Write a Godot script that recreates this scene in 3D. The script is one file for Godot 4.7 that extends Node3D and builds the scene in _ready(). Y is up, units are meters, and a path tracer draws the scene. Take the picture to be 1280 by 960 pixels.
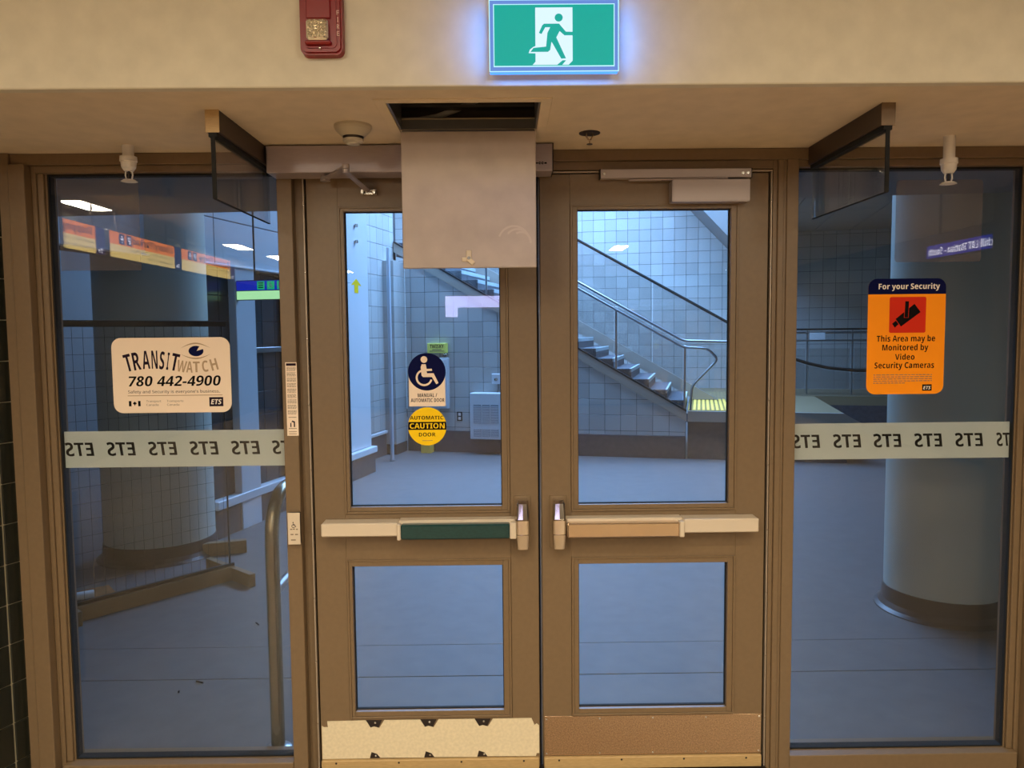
extends Node3D
# A pair of brown metal doors with glazed sidelights between a warm corridor and a station concourse in cool daylight.

const TILE := 0.2155
var K := Transform3D(Basis(Vector3.UP, deg_to_rad(-14.5)), Vector3(0, 0, -7.752))   # the concourse is turned 14.5 degrees to the doors
var M := {}
var used := {}
var rng := RandomNumberGenerator.new()
var regular: SystemFont
var bold: SystemFont

# ---------------------------------------------------------------- naming and tagging
func numbered(called: String) -> String:
	if not used.has(called):
		used[called] = 0
		return called
	used[called] += 1
	return "%s_%03d" % [called, used[called]]

func thing(called: String, label: String, category: String, at: Vector3, group := "", frame := Transform3D.IDENTITY) -> Node3D:
	var o := Node3D.new()
	o.name = numbered(called)
	add_child(o)
	o.transform = frame * Transform3D(Basis(), at)
	o.set_meta("label", label)
	o.set_meta("category", category)
	o.set_meta("base", at)
	if group != "":
		o.set_meta("group", group)
	return o

func struct(called: String, label: String, category: String, at := Vector3.ZERO, frame := Transform3D.IDENTITY) -> Node3D:
	var o := thing(called, label, category, at, "", frame)
	o.set_meta("kind", "structure")
	return o

# shapes are written in room (or concourse) coordinates; a part cancels its thing's base
func part(st: SurfaceTool, called: String, m: Material, parent: Node3D, label := "") -> MeshInstance3D:
	st.generate_normals()
	var o := MeshInstance3D.new()
	o.mesh = st.commit()
	o.material_override = null
	o.mesh.surface_set_material(0, m)
	o.name = called
	if parent.has_meta("base"):
		o.position = -parent.get_meta("base")
	if label != "":
		o.set_meta("label", label)
	parent.add_child(o, true)
	return o

func copy_part(mesh: Mesh, called: String, parent: Node3D, xf: Transform3D) -> MeshInstance3D:
	var o := MeshInstance3D.new()
	o.mesh = mesh
	o.name = called
	var base: Vector3 = parent.get_meta("base") if parent.has_meta("base") else Vector3.ZERO
	o.transform = Transform3D(Basis(), -base) * xf
	parent.add_child(o, true)
	return o

# ---------------------------------------------------------------- shapes
func begin() -> SurfaceTool:
	var st := SurfaceTool.new()
	st.begin(Mesh.PRIMITIVE_TRIANGLES)
	st.set_smooth_group(-1)
	return st

func tri(st: SurfaceTool, a: Vector3, b: Vector3, c: Vector3, out: Vector3) -> void:
	var n := (a - c).cross(a - b)
	st.add_vertex(a)
	if n.dot(out) >= 0.0:
		st.add_vertex(b)
		st.add_vertex(c)
	else:
		st.add_vertex(c)
		st.add_vertex(b)

func quad(st: SurfaceTool, a: Vector3, b: Vector3, c: Vector3, d: Vector3, out: Vector3) -> void:
	tri(st, a, b, c, out)
	tri(st, a, c, d, out)

# chamfered box between two corners
func bx(st: SurfaceTool, lo: Vector3, hi: Vector3, b := 0.0, xf := Transform3D.IDENTITY) -> void:
	st.set_smooth_group(-1)
	var c := (lo + hi) / 2.0
	var h := (hi - lo).abs() / 2.0
	b = minf(b, minf(h.x, minf(h.y, h.z)) * 0.8)
	var S := [-1.0, 1.0]
	var turn := xf.basis
	if b <= 0.0:
		for ax in 3:
			for s in S:
				var q := []
				for k in [[-1, -1], [-1, 1], [1, 1], [1, -1]]:
					var v := Vector3.ZERO
					v[ax] = s * h[ax]
					v[(ax + 1) % 3] = k[0] * h[(ax + 1) % 3]
					v[(ax + 2) % 3] = k[1] * h[(ax + 2) % 3]
					q.append(xf * (c + v))
				var o := Vector3.ZERO
				o[ax] = s
				quad(st, q[0], q[1], q[2], q[3], turn * o)
		return
	var p := func(ax: int, s: Vector3) -> Vector3:
		var v := Vector3(s.x * (h.x - b), s.y * (h.y - b), s.z * (h.z - b))
		v[ax] = s[ax] * h[ax]
		return xf * (c + v)
	for ax in 3:
		var e := (ax + 1) % 3
		var f := (ax + 2) % 3
		for s in S:
			var q := []
			for k in [[-1.0, -1.0], [-1.0, 1.0], [1.0, 1.0], [1.0, -1.0]]:
				var g := Vector3.ZERO
				g[ax] = s
				g[e] = k[0]
				g[f] = k[1]
				q.append(p.call(ax, g))
			var o := Vector3.ZERO
			o[ax] = s
			quad(st, q[0], q[1], q[2], q[3], turn * o)
		for s in S:
			for t in S:
				var g1 := Vector3.ZERO
				g1[e] = s
				g1[f] = t
				var g2 := g1
				g1[ax] = -1.0
				g2[ax] = 1.0
				var o := Vector3.ZERO
				o[e] = s
				o[f] = t
				quad(st, p.call(e, g1), p.call(e, g2), p.call(f, g2), p.call(f, g1), turn * o)
	for x in S:
		for y in S:
			for z in S:
				var g := Vector3(x, y, z)
				tri(st, p.call(0, g), p.call(1, g), p.call(2, g), turn * g)

func box_of(lo: Vector3, hi: Vector3, b := 0.0) -> SurfaceTool:
	var st := begin()
	bx(st, lo, hi, b)
	return st

# a flat outline given thickness along z
func prism(st: SurfaceTool, poly: PackedVector2Array, z0: float, z1: float, xf := Transform3D.IDENTITY) -> void:
	st.set_smooth_group(-1)
	var idx := Geometry2D.triangulate_polygon(poly)
	var turn := xf.basis
	for i in range(0, idx.size(), 3):
		var a := poly[idx[i]]
		var b := poly[idx[i + 1]]
		var c := poly[idx[i + 2]]
		tri(st, xf * Vector3(a.x, a.y, z1), xf * Vector3(b.x, b.y, z1), xf * Vector3(c.x, c.y, z1), turn * Vector3(0, 0, 1))
		tri(st, xf * Vector3(a.x, a.y, z0), xf * Vector3(b.x, b.y, z0), xf * Vector3(c.x, c.y, z0), turn * Vector3(0, 0, -1))
	var flip := 1.0 if Geometry2D.is_polygon_clockwise(poly) else -1.0
	for i in poly.size():
		var a := poly[i]
		var b := poly[(i + 1) % poly.size()]
		var n := Vector3(a.y - b.y, b.x - a.x, 0) * flip
		quad(st, xf * Vector3(a.x, a.y, z0), xf * Vector3(b.x, b.y, z0), xf * Vector3(b.x, b.y, z1), xf * Vector3(a.x, a.y, z1), turn * n)

func rrect(x0: float, y0: float, x1: float, y1: float, r: float, n := 6) -> PackedVector2Array:
	var p := PackedVector2Array()
	for k in [[x1 - r, y1 - r, 0.0], [x0 + r, y1 - r, 90.0], [x0 + r, y0 + r, 180.0], [x1 - r, y0 + r, 270.0]]:
		for i in n + 1:
			var a := deg_to_rad(k[2] + 90.0 * i / n)
			p.append(Vector2(k[0] + r * cos(a), k[1] + r * sin(a)))
	return p

func disc(cx: float, cy: float, r: float, n := 40) -> PackedVector2Array:
	var p := PackedVector2Array()
	for i in n:
		p.append(Vector2(cx + r * cos(TAU * i / n), cy + r * sin(TAU * i / n)))
	return p

func rect(x0: float, y0: float, x1: float, y1: float) -> PackedVector2Array:
	return PackedVector2Array([Vector2(x0, y0), Vector2(x1, y0), Vector2(x1, y1), Vector2(x0, y1)])

func stroke(st: SurfaceTool, pts: Array, r: float, z0: float, z1: float, xf := Transform3D.IDENTITY) -> void:
	var p := PackedVector2Array(pts)
	for q in Geometry2D.offset_polyline(p, r, Geometry2D.JOIN_ROUND, Geometry2D.END_ROUND):
		if not Geometry2D.is_polygon_clockwise(q):
			prism(st, q, z0, z1, xf)

func arc_points(cx: float, cy: float, r: float, a0: float, a1: float, n := 16) -> Array:
	var p := []
	for i in n + 1:
		var a := deg_to_rad(lerpf(a0, a1, float(i) / n))
		p.append(Vector2(cx + r * cos(a), cy + r * sin(a)))
	return p

# outline turned about the y axis; profile holds (radius, height)
func lathe(st: SurfaceTool, profile: Array, at: Vector3, n := 32, basis := Basis()) -> void:
	for i in profile.size() - 1:
		var a: Vector2 = profile[i]
		var b: Vector2 = profile[i + 1]
		st.set_smooth_group(i + 1)
		var nr := Vector2(a.y - b.y, b.x - a.x)
		if nr.length() < 1e-9:
			continue
		for k in n:
			var t0 := TAU * k / n
			var t1 := TAU * (k + 1) / n
			var d0 := Vector3(cos(t0), 0, sin(t0))
			var d1 := Vector3(cos(t1), 0, sin(t1))
			var out := (d0 + d1).normalized() * -nr.x + Vector3.UP * -nr.y
			out = basis * out
			var p0 := at + basis * (d0 * a.x + Vector3.UP * a.y)
			var p1 := at + basis * (d1 * a.x + Vector3.UP * a.y)
			var p2 := at + basis * (d1 * b.x + Vector3.UP * b.y)
			var p3 := at + basis * (d0 * b.x + Vector3.UP * b.y)
			if a.x > 1e-6:
				tri(st, p0, p1, p2, out)
			if b.x > 1e-6:
				tri(st, p0, p2, p3, out)
	st.set_smooth_group(-1)

func tube(st: SurfaceTool, pts: Array, r: float, n := 12) -> void:
	var rings := []
	var prev := Vector3.ZERO
	for i in pts.size():
		var d: Vector3
		if i == 0:
			d = (pts[1] - pts[0]).normalized()
		elif i == pts.size() - 1:
			d = (pts[i] - pts[i - 1]).normalized()
		else:
			d = ((pts[i + 1] - pts[i]).normalized() + (pts[i] - pts[i - 1]).normalized()).normalized()
		var side := prev - d * prev.dot(d)
		if side.length() < 0.01:
			side = d.cross(Vector3.UP) if absf(d.y) < 0.9 else d.cross(Vector3.RIGHT)
		side = side.normalized()
		prev = side
		var up := d.cross(side).normalized()
		var ring := []
		for k in n:
			var a := TAU * k / n
			ring.append(pts[i] + (side * cos(a) + up * sin(a)) * r)
		rings.append(ring)
	st.set_smooth_group(1)
	for i in rings.size() - 1:
		for k in n:
			var k2 := (k + 1) % n
			var mid: Vector3 = (rings[i][k] + rings[i][k2]) / 2.0 - pts[i]
			quad(st, rings[i][k], rings[i][k2], rings[i + 1][k2], rings[i + 1][k], mid)
	st.set_smooth_group(-1)
	for e in [[0, 1], [rings.size() - 1, rings.size() - 2]]:
		var out: Vector3 = pts[e[0]] - pts[e[1]]
		for k in range(1, n - 1):
			tri(st, rings[e[0]][0], rings[e[0]][k], rings[e[0]][k + 1], out)

func rounded_path(pts: Array, r: float, n := 8) -> Array:
	var out := [pts[0]]
	for i in range(1, pts.size() - 1):
		var a: Vector3 = pts[i] + (pts[i - 1] - pts[i]).normalized() * r
		var b: Vector3 = pts[i] + (pts[i + 1] - pts[i]).normalized() * r
		for k in n + 1:
			var t := float(k) / n
			out.append(a.lerp(pts[i], t).lerp((pts[i] as Vector3).lerp(b, t), t))
	out.append(pts[-1])
	return out

# lettering fitted into a box w wide and h high round (cx, cy); flat, facing +z of xf
func letters(st: SurfaceTool, words: String, cx: float, cy: float, w: float, h: float, z: float, heavy := true, xf := Transform3D.IDENTITY, lean := 0.0, mirrored := false) -> void:
	var t := TextMesh.new()
	t.text = words
	t.font = bold if heavy else regular
	t.font_size = 64
	t.pixel_size = 0.01
	t.depth = 0.0
	t.curve_step = 2.0
	var box := t.get_aabb()
	var c := box.get_center()
	var sx := w / box.size.x * (-1.0 if mirrored else 1.0)
	var sy := h / box.size.y
	var fit := Transform3D(Basis(Vector3(sx, 0, 0), Vector3(lean * sy * signf(sx), sy, 0), Vector3(0, 0, 1)), Vector3(cx, cy, z)) * Transform3D(Basis(), Vector3(-c.x, -c.y, 0))
	st.append_from(t, 0, xf * fit)

func flat_part(poly: PackedVector2Array, z0: float, z1: float, called: String, m: Material, parent: Node3D, label := "") -> MeshInstance3D:
	var st := begin()
	prism(st, poly, z0, z1)
	return part(st, called, m, parent, label)

func text_part(words: String, cx: float, cy: float, w: float, h: float, z: float, m: Material, parent: Node3D, heavy := true, lean := 0.0, mirrored := false, xf := Transform3D.IDENTITY, called := "lettering") -> MeshInstance3D:
	var st := begin()
	letters(st, words, cx, cy, w, h, z, heavy, xf, lean, mirrored)
	return part(st, called, m, parent)

# ---------------------------------------------------------------- materials
func mat(key: String, c: Color, rough: float, metal := 0.0) -> StandardMaterial3D:
	var m := StandardMaterial3D.new()
	m.resource_name = key
	m.albedo_color = c
	m.roughness = rough
	m.metallic = metal
	M[key] = m
	return m

func grain(m: StandardMaterial3D, freq: float, lo: float, scale: Vector3, s: int, bump := 0.0, hi := 1.0) -> void:
	var noise := FastNoiseLite.new()
	noise.seed = s
	noise.frequency = freq
	noise.fractal_octaves = 5
	var t := NoiseTexture2D.new()
	t.width = 512
	t.height = 512
	t.seamless = true
	t.noise = noise
	var g := Gradient.new()
	g.set_color(0, Color(lo, lo, lo))
	g.set_color(1, Color(hi, hi, hi))
	t.color_ramp = g
	m.albedo_texture = t
	m.uv1_triplanar = true
	m.uv1_scale = scale
	if bump > 0.0:
		m.heightmap_enabled = true
		m.heightmap_texture = t
		m.heightmap_scale = bump

func glow(key: String, c: Color, energy: float) -> StandardMaterial3D:
	var m := mat(key, c * 0.15, 0.7)
	m.emission_enabled = true
	m.emission = c
	m.emission_energy_multiplier = energy
	return m

func make_materials() -> void:
	grain(mat("cream_paint", Color(0.83, 0.80, 0.72), 0.75), 0.02, 0.94, Vector3.ONE * 0.9, 3, 0.02)
	grain(mat("soffit_paint", Color(0.86, 0.79, 0.68), 0.8), 0.02, 0.94, Vector3.ONE * 0.9, 4, 0.02)
	grain(mat("brown_paint", Color(0.45, 0.365, 0.265), 0.42), 0.05, 0.95, Vector3.ONE * 1.4, 5, 0.012)
	mat("baffle_bronze", Color(0.24, 0.19, 0.16), 0.5)
	mat("weather_strip", Color(0.68, 0.62, 0.55), 0.45, 0.5)
	mat("black_rubber", Color(0.03, 0.03, 0.03), 0.85)
	mat("raw_board", Color(0.50, 0.47, 0.43), 0.9)
	var g := mat("glass", Color(0.30, 0.36, 0.36, 0.035), 0.0)
	g.transparency = BaseMaterial3D.TRANSPARENCY_ALPHA
	var tg := mat("tinted_glass", Color(0.16, 0.17, 0.155, 0.15), 0.0)
	tg.transparency = BaseMaterial3D.TRANSPARENCY_ALPHA
	var b := mat("baffle_glass", Color(0.25, 0.32, 0.30, 0.10), 0.0)
	b.transparency = BaseMaterial3D.TRANSPARENCY_ALPHA
	grain(mat("hatch_panel", Color(0.72, 0.66, 0.62), 0.6), 0.012, 0.92, Vector3.ONE * 1.1, 9, 0.0)
	mat("hatch_smudge", Color(0.735, 0.68, 0.64), 0.7)
	mat("galvanised", Color(0.55, 0.55, 0.56), 0.35, 0.9)
	mat("dark_steel", Color(0.20, 0.17, 0.16), 0.45, 0.6)
	grain(mat("operator_metal", Color(0.66, 0.61, 0.62), 0.36, 0.25), 0.05, 0.95, Vector3(0.6, 6, 6), 12)
	mat("closer_metal", Color(0.62, 0.57, 0.56), 0.4, 0.25)
	mat("bright_screw", Color(0.75, 0.73, 0.70), 0.25, 0.9)
	mat("cream_metal", Color(0.80, 0.74, 0.66), 0.38, 0.15)
	grain(mat("teal_bar", Color(0.10, 0.26, 0.26), 0.28, 0.1), 0.03, 0.8, Vector3(3, 6, 6), 13)
	grain(mat("brass_bar", Color(0.80, 0.70, 0.58), 0.22, 0.8), 0.06, 0.95, Vector3(2, 8, 8), 14)
	mat("chrome", Color(0.86, 0.83, 0.79), 0.12, 1.0)
	grain(mat("kick_cream", Color(0.86, 0.80, 0.68), 0.5), 0.06, 0.92, Vector3.ONE * 2, 15)
	var k := mat("kick_brass", Color(0.80, 0.67, 0.53), 0.24, 0.8)
	grain(k, 0.12, 0.74, Vector3.ONE * 2.2, 16, 0.0, 1.0)
	grain(mat("sweep_paint", Color(0.72, 0.60, 0.41), 0.5), 0.05, 0.9, Vector3(1, 5, 5), 17)
	grain(mat("green_tile", Color(0.115, 0.125, 0.10), 0.22), 0.02, 0.8, Vector3.ONE * 2, 18)
	mat("pale_grout", Color(0.62, 0.58, 0.48), 0.9)
	mat("white_paint", Color(0.86, 0.84, 0.82), 0.5)
	mat("grey_plastic", Color(0.70, 0.66, 0.58), 0.5)
	mat("alarm_red", Color(0.50, 0.012, 0.008), 0.36)
	mat("alarm_white", Color(0.85, 0.70, 0.65), 0.5)
	mat("strobe_lens", Color(0.88, 0.85, 0.78), 0.10, 0.75)
	# printed stickers
	mat("print_cream", Color(0.92, 0.84, 0.76), 0.5)
	mat("print_white", Color(0.92, 0.88, 0.84), 0.5)
	mat("print_purple", Color(0.13, 0.07, 0.14), 0.6)
	mat("print_tan", Color(0.68, 0.58, 0.47), 0.6)
	mat("print_black", Color(0.05, 0.03, 0.03), 0.6)
	mat("print_grey", Color(0.50, 0.44, 0.38), 0.6)
	mat("print_orange", Color(0.98, 0.58, 0.10), 0.5)
	mat("print_navy", Color(0.03, 0.05, 0.24), 0.7)
	mat("print_red", Color(0.80, 0.18, 0.10), 0.5)
	mat("print_yellow", Color(0.95, 0.78, 0.10), 0.5)
	mat("film_band", Color(0.84, 0.88, 0.87), 0.65)
	var f := mat("grey_film", Color(0.55, 0.52, 0.55, 0.30), 0.6)
	f.transparency = BaseMaterial3D.TRANSPARENCY_ALPHA
	for key in M:
		if key.begins_with("print_"):
			M[key].metallic_specular = 0.2
	# concourse
	for i in 3:
		var v := 0.70 - 0.025 * i
		mat("wall_tile_%d" % i, Color(v, v * 1.01, v * 1.0), 0.22)
	mat("tile_grout", Color(0.20, 0.22, 0.24), 0.9)
	grain(mat("terrazzo_floor", Color(0.37, 0.37, 0.375), 0.6), 0.012, 0.92, Vector3.ONE * 0.8, 21)
	mat("floor_joint", Color(0.10, 0.10, 0.11), 0.8)
	grain(mat("wall_base", Color(0.31, 0.32, 0.35), 0.6), 0.03, 0.8, Vector3.ONE * 0.8, 22)
	mat("column_paint", Color(0.72, 0.72, 0.67), 0.45)
	mat("column_base", Color(0.22, 0.20, 0.19), 0.4)
	mat("steel", Color(0.62, 0.63, 0.64), 0.28, 0.9)
	mat("pole_paint", Color(0.72, 0.76, 0.80), 0.35)
	mat("bronze_steel", Color(0.50, 0.45, 0.36), 0.26, 0.95)
	mat("panel_white", Color(0.80, 0.82, 0.84), 0.35)
	mat("ceiling_grey", Color(0.52, 0.52, 0.52), 0.8)
	mat("dark_tile", Color(0.20, 0.22, 0.24), 0.2)
	mat("dark_glass", Color(0.035, 0.045, 0.055), 0.05)
	var sg := mat("stair_glass", Color(0.24, 0.28, 0.27, 0.10), 0.0)
	sg.transparency = BaseMaterial3D.TRANSPARENCY_ALPHA
	var eg := mat("escalator_glass", Color(0.40, 0.39, 0.36, 0.20), 0.0)
	eg.transparency = BaseMaterial3D.TRANSPARENCY_ALPHA
	grain(mat("step_stone", Color(0.34, 0.36, 0.40), 0.5), 0.05, 0.85, Vector3.ONE, 24)
	mat("step_nosing", Color(0.74, 0.80, 0.82), 0.5)
	mat("tactile_yellow", Color(0.98, 0.78, 0.34), 0.6)
	mat("tactile_gap", Color(0.55, 0.46, 0.22), 0.7)
	mat("landing_tan", Color(0.55, 0.48, 0.36), 0.6)
	mat("stringer_grey", Color(0.62, 0.59, 0.55), 0.4, 0.1)
	mat("heater_white", Color(0.82, 0.84, 0.86), 0.4)
	mat("heater_grille", Color(0.52, 0.55, 0.58), 0.5, 0.3)
	mat("lime", Color(0.93, 0.92, 0.42), 0.5)
	grain(mat("lumber", Color(0.60, 0.48, 0.34), 0.75), 0.03, 0.75, Vector3(1, 7, 7), 25, 0.02)
	grain(mat("cardboard", Color(0.62, 0.40, 0.20), 0.8), 0.03, 0.8, Vector3.ONE, 26)
	mat("fence_steel", Color(0.10, 0.10, 0.11), 0.5, 0.5)
	mat("wire", Color(0.24, 0.20, 0.17), 0.6, 0.2)
	mat("paper", Color(0.85, 0.84, 0.84), 0.8)
	# corridor behind the camera
	grain(mat("corridor_floor", Color(0.68, 0.58, 0.46), 0.4), 0.04, 0.8, Vector3.ONE * 0.6, 27)
	mat("corridor_wall", Color(0.52, 0.46, 0.38), 0.7)
	mat("corridor_dark", Color(0.26, 0.22, 0.18), 0.6)

# ---------------------------------------------------------------- the scene
func _ready() -> void:
	rng.seed = 7
	var cam := Camera3D.new()
	cam.name = "camera"
	cam.fov = rad_to_deg(2.0 * atan(480.0 / 945.0))
	cam.position = Vector3(-0.126, 1.72, 2.85)
	cam.rotation_order = EULER_ORDER_YXZ
	cam.rotation_degrees = Vector3(-3.942, -0.443, -0.562)
	cam.near = 0.05
	cam.far = 100.0
	add_child(cam)
	cam.current = true
	var env := Environment.new()
	env.background_mode = Environment.BG_SKY
	var sky := Sky.new()
	var sm := ProceduralSkyMaterial.new()
	sm.sky_top_color = Color(0.36, 0.56, 0.92)
	sm.sky_horizon_color = Color(0.62, 0.76, 0.96)
	sm.ground_bottom_color = Color(0.25, 0.27, 0.30)
	sm.ground_horizon_color = Color(0.45, 0.50, 0.56)
	sky.sky_material = sm
	env.sky = sky
	env.background_energy_multiplier = 1.0
	env.tonemap_mode = Environment.TONE_MAPPER_LINEAR
	env.tonemap_exposure = 1.08
	env.sdfgi_enabled = true
	env.ssao_enabled = true
	env.ssil_enabled = true
	var we := WorldEnvironment.new()
	we.name = "world_environment"
	we.environment = env
	add_child(we)
	# daylight falling through the roof light over the stairs
	area_light("skylight_daylight", K * Vector3(0.2, 5.85, -0.7), Vector3(0, -1, 0), Vector2(5.8, 4.1), Color(0.56, 0.76, 1.0), 170.0, K.basis.x)

	regular = SystemFont.new()
	regular.font_names = PackedStringArray(["Droid Sans"])
	bold = SystemFont.new()
	bold.font_names = PackedStringArray(["Droid Sans"])
	bold.font_weight = 700
	make_materials()
	build_corridor()
	build_header()
	build_frame()
	build_sidelight(-1.0)
	build_sidelight(1.0)
	build_door(-1.0)
	build_door(1.0)
	build_concourse()
	build_stairs()
	build_left_wall()
	build_columns_and_fence()
	build_concourse_things()
	build_header_things()
	build_door_things()
	build_stickers()
	build_signs_behind()

func area_light(called: String, at: Vector3, towards: Vector3, size: Vector2, c: Color, energy: float, along: Vector3) -> AreaLight3D:
	var l := AreaLight3D.new()
	l.name = numbered(called)
	add_child(l)
	var z := -towards.normalized()
	var x := (along - z * along.dot(z)).normalized()
	l.transform = Transform3D(Basis(x, z.cross(x), z), at)
	l.area_size = size
	l.light_color = c
	l.light_energy = energy
	l.area_range = 40.0
	l.area_attenuation = 2.0
	l.shadow_enabled = true
	return l

func troffer(x: float, z: float, w: float, d: float, energy: float, label: String, y := 3.0) -> void:
	var t := thing("ceiling_light", label, "ceiling light", Vector3(x, y, z), "fluorescent corridor lights")
	var st := begin()
	bx(st, Vector3(x - w / 2 - 0.03, y - 0.025, z - d / 2 - 0.03), Vector3(x - w / 2, y, z + d / 2 + 0.03), 0.004)
	bx(st, Vector3(x + w / 2, y - 0.025, z - d / 2 - 0.03), Vector3(x + w / 2 + 0.03, y, z + d / 2 + 0.03), 0.004)
	bx(st, Vector3(x - w / 2, y - 0.025, z - d / 2 - 0.03), Vector3(x + w / 2, y, z - d / 2), 0.004)
	bx(st, Vector3(x - w / 2, y - 0.025, z + d / 2), Vector3(x + w / 2, y, z + d / 2 + 0.03), 0.004)
	part(st, "frame", M.white_paint, t)
	part(box_of(Vector3(x - w / 2, y - 0.015, z - d / 2), Vector3(x + w / 2, y - 0.002, z + d / 2)), "diffuser", M.troffer, t)
	area_light("corridor_lamp", Vector3(x, y - 0.03, z), Vector3.DOWN, Vector2(w, d), Color(1.0, 0.96, 0.86), energy, Vector3.RIGHT)

func downlight(x: float, z: float, energy: float, label: String) -> void:
	var t := thing("recessed_downlight", label, "downlight", Vector3(x, 3.0, z), "recessed downlights over the doors")
	var st := begin()
	lathe(st, [Vector2(0.062, 2.999), Vector2(0.062, 2.990), Vector2(0.085, 2.988), Vector2(0.090, 2.999)], Vector3(x, 0, z), 32)
	part(st, "trim_ring", M.white_paint, t)
	st = begin()
	lathe(st, [Vector2(0.062, 2.994), Vector2(0.0, 2.994)], Vector3(x, 0, z), 32)
	part(st, "lens", M.troffer, t)
	var l := SpotLight3D.new()
	l.name = numbered("downlight_lamp")
	add_child(l)
	l.position = Vector3(x, 2.98, z)
	l.rotation_degrees = Vector3(-90, 0, 0)
	l.light_color = Color(1.0, 0.95, 0.83)
	l.light_energy = energy
	l.light_size = 0.06
	l.spot_angle = 60.0
	l.spot_angle_attenuation = 0.6
	l.spot_range = 30.0
	l.spot_attenuation = 2.0
	l.shadow_enabled = true

func build_corridor() -> void:
	glow("troffer", Color(1.0, 0.92, 0.78), 9.0)
	var f := struct("floor", "warm brown corridor floor on the near side of the doors", "floor")
	part(box_of(Vector3(-6, -0.2, -0.1), Vector3(6, -0.04, 15)), "slab", M.corridor_floor, f)
	var c := struct("ceiling", "flat painted corridor ceiling in front of the header wall", "ceiling")
	part(box_of(Vector3(-6, 3.0, 0.6), Vector3(6, 3.2, 15)), "slab", M.cream_paint, c)
	var w := struct("wall_back", "plain corridor end wall behind the viewer", "wall")
	part(box_of(Vector3(-6, 0, 14.8), Vector3(6, 3.0, 15)), "slab", M.corridor_wall, w)
	w = struct("wall_corridor_left", "dark shopfront wall along the corridor under the orange signs", "wall")
	part(box_of(Vector3(-6, 0, 0.8), Vector3(-5.8, 3.0, 14.8)), "slab", M.corridor_dark, w)
	w = struct("wall_corridor_right", "dark shopfront wall along the corridor under the blue station sign", "wall")
	part(box_of(Vector3(5.8, 0, 0.8), Vector3(6, 3.0, 14.8)), "slab", M.corridor_dark, w)
	var bulk := struct("trim_1", "beige bulkhead over the row of orange signs", "bulkhead")
	part(box_of(Vector3(-5.8, 2.82, 1.2), Vector3(-4.55, 3.0, 14.5), 0.01), "bulkhead", M.cream_paint, bulk)
	# the splayed tiled wing wall beside the left frame, and its plain counterpart on the right
	var a := Vector3(-1.985, 0, 0.0)
	var dir := Vector3(-0.387, 0, 0.922)
	var nrm := Vector3(0.922, 0, 0.387)
	w = struct("wall_left", "splayed wing wall of dark green tiles beside the left frame", "wall", a)
	var xf := Transform3D(Basis(dir, Vector3.UP, dir.cross(Vector3.UP)), a)
	var side := 1.0 if (dir.cross(Vector3.UP)).dot(nrm) > 0 else -1.0
	var st := begin()
	bx(st, Vector3(-0.02, -0.04, -side * 0.12), Vector3(0.80, 2.392, 0.0), 0.0, xf)
	part(st, "grout_bed", M.pale_grout, w)
	st = begin()
	bx(st, Vector3(-0.0745, -0.0745, -0.001), Vector3(0.0745, 0.0745, 0.007), 0.002)
	st.generate_normals()
	var tile: ArrayMesh = st.commit()
	tile.surface_set_material(0, M.green_tile)
	for i in 5:
		for j in range(-1, 15):
			var at := Vector3(0.068 - 0.077 + 0.152 * (i + 0.0) + 0.0, 0.181 + 0.1525 * j, 0.0)
			if i == 0:
				at.x = -0.006
			copy_part(tile, "tile", w, xf * Transform3D(Basis().scaled(Vector3(0.9 if i == 0 else 1.0, 1, side)), at))
	w = struct("wall_front_left", "painted corridor wall left of the tiled wing wall", "wall")
	part(box_of(Vector3(-6, 0, 0.62), Vector3(-2.27, 3.0, 0.78)), "slab", M.corridor_wall, w)
	w = struct("wall_right", "painted corridor wall right of the right sidelight", "wall")
	st = begin()
	bx(st, Vector3(2.27, 0, 0.62), Vector3(6, 3.0, 0.78))
	prism(st, PackedVector2Array([Vector2(1.96, -0.1), Vector2(2.3, 0.78), Vector2(2.42, 0.78), Vector2(2.1, -0.1)]), 0.0, 2.392, Transform3D(Basis(Vector3.RIGHT, Vector3(0, 0, 1), Vector3.UP), Vector3.ZERO))
	part(st, "slab", M.corridor_wall, w)
	troffer(-4.16, 4.46, 0.22, 0.58, 7.0, "fluorescent corridor light above the orange shopping sign")
	troffer(-3.95, 8.05, 0.22, 0.68, 7.0, "fluorescent corridor light above the orange business centre sign")
	troffer(-3.85, 9.65, 0.22, 0.68, 7.0, "fluorescent corridor light at the far end past the orange signs")
	troffer(1.60, 8.64, 0.20, 0.62, 7.0, "fluorescent corridor light alone in the middle of the corridor")
	downlight(-1.45, 1.95, 2.4, "round recessed downlight in the ceiling before the left sidelight")
	downlight(0.0, 1.95, 2.4, "round recessed downlight in the ceiling before the pair of doors")
	downlight(1.45, 1.95, 2.4, "round recessed downlight in the ceiling before the right sidelight")
	troffer(-2.4, 6.0, 0.30, 1.2, 13.0, "long fluorescent light midway along the left half of the corridor")
	troffer(2.9, 6.0, 0.30, 1.2, 13.0, "long fluorescent light midway along the right half of the corridor")
	troffer(-3.4, 12.2, 0.30, 1.2, 13.0, "long fluorescent light by the end wall on its left side")
	troffer(4.6, 12.2, 0.30, 1.2, 13.0, "long fluorescent light by the end wall on its right side")
	troffer(-0.95, 3.1, 0.30, 1.2, 3.2, "long fluorescent light over the left-hand door approach")
	troffer(1.05, 3.1, 0.30, 1.2, 3.2, "long fluorescent light over the right-hand door approach")

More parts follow.
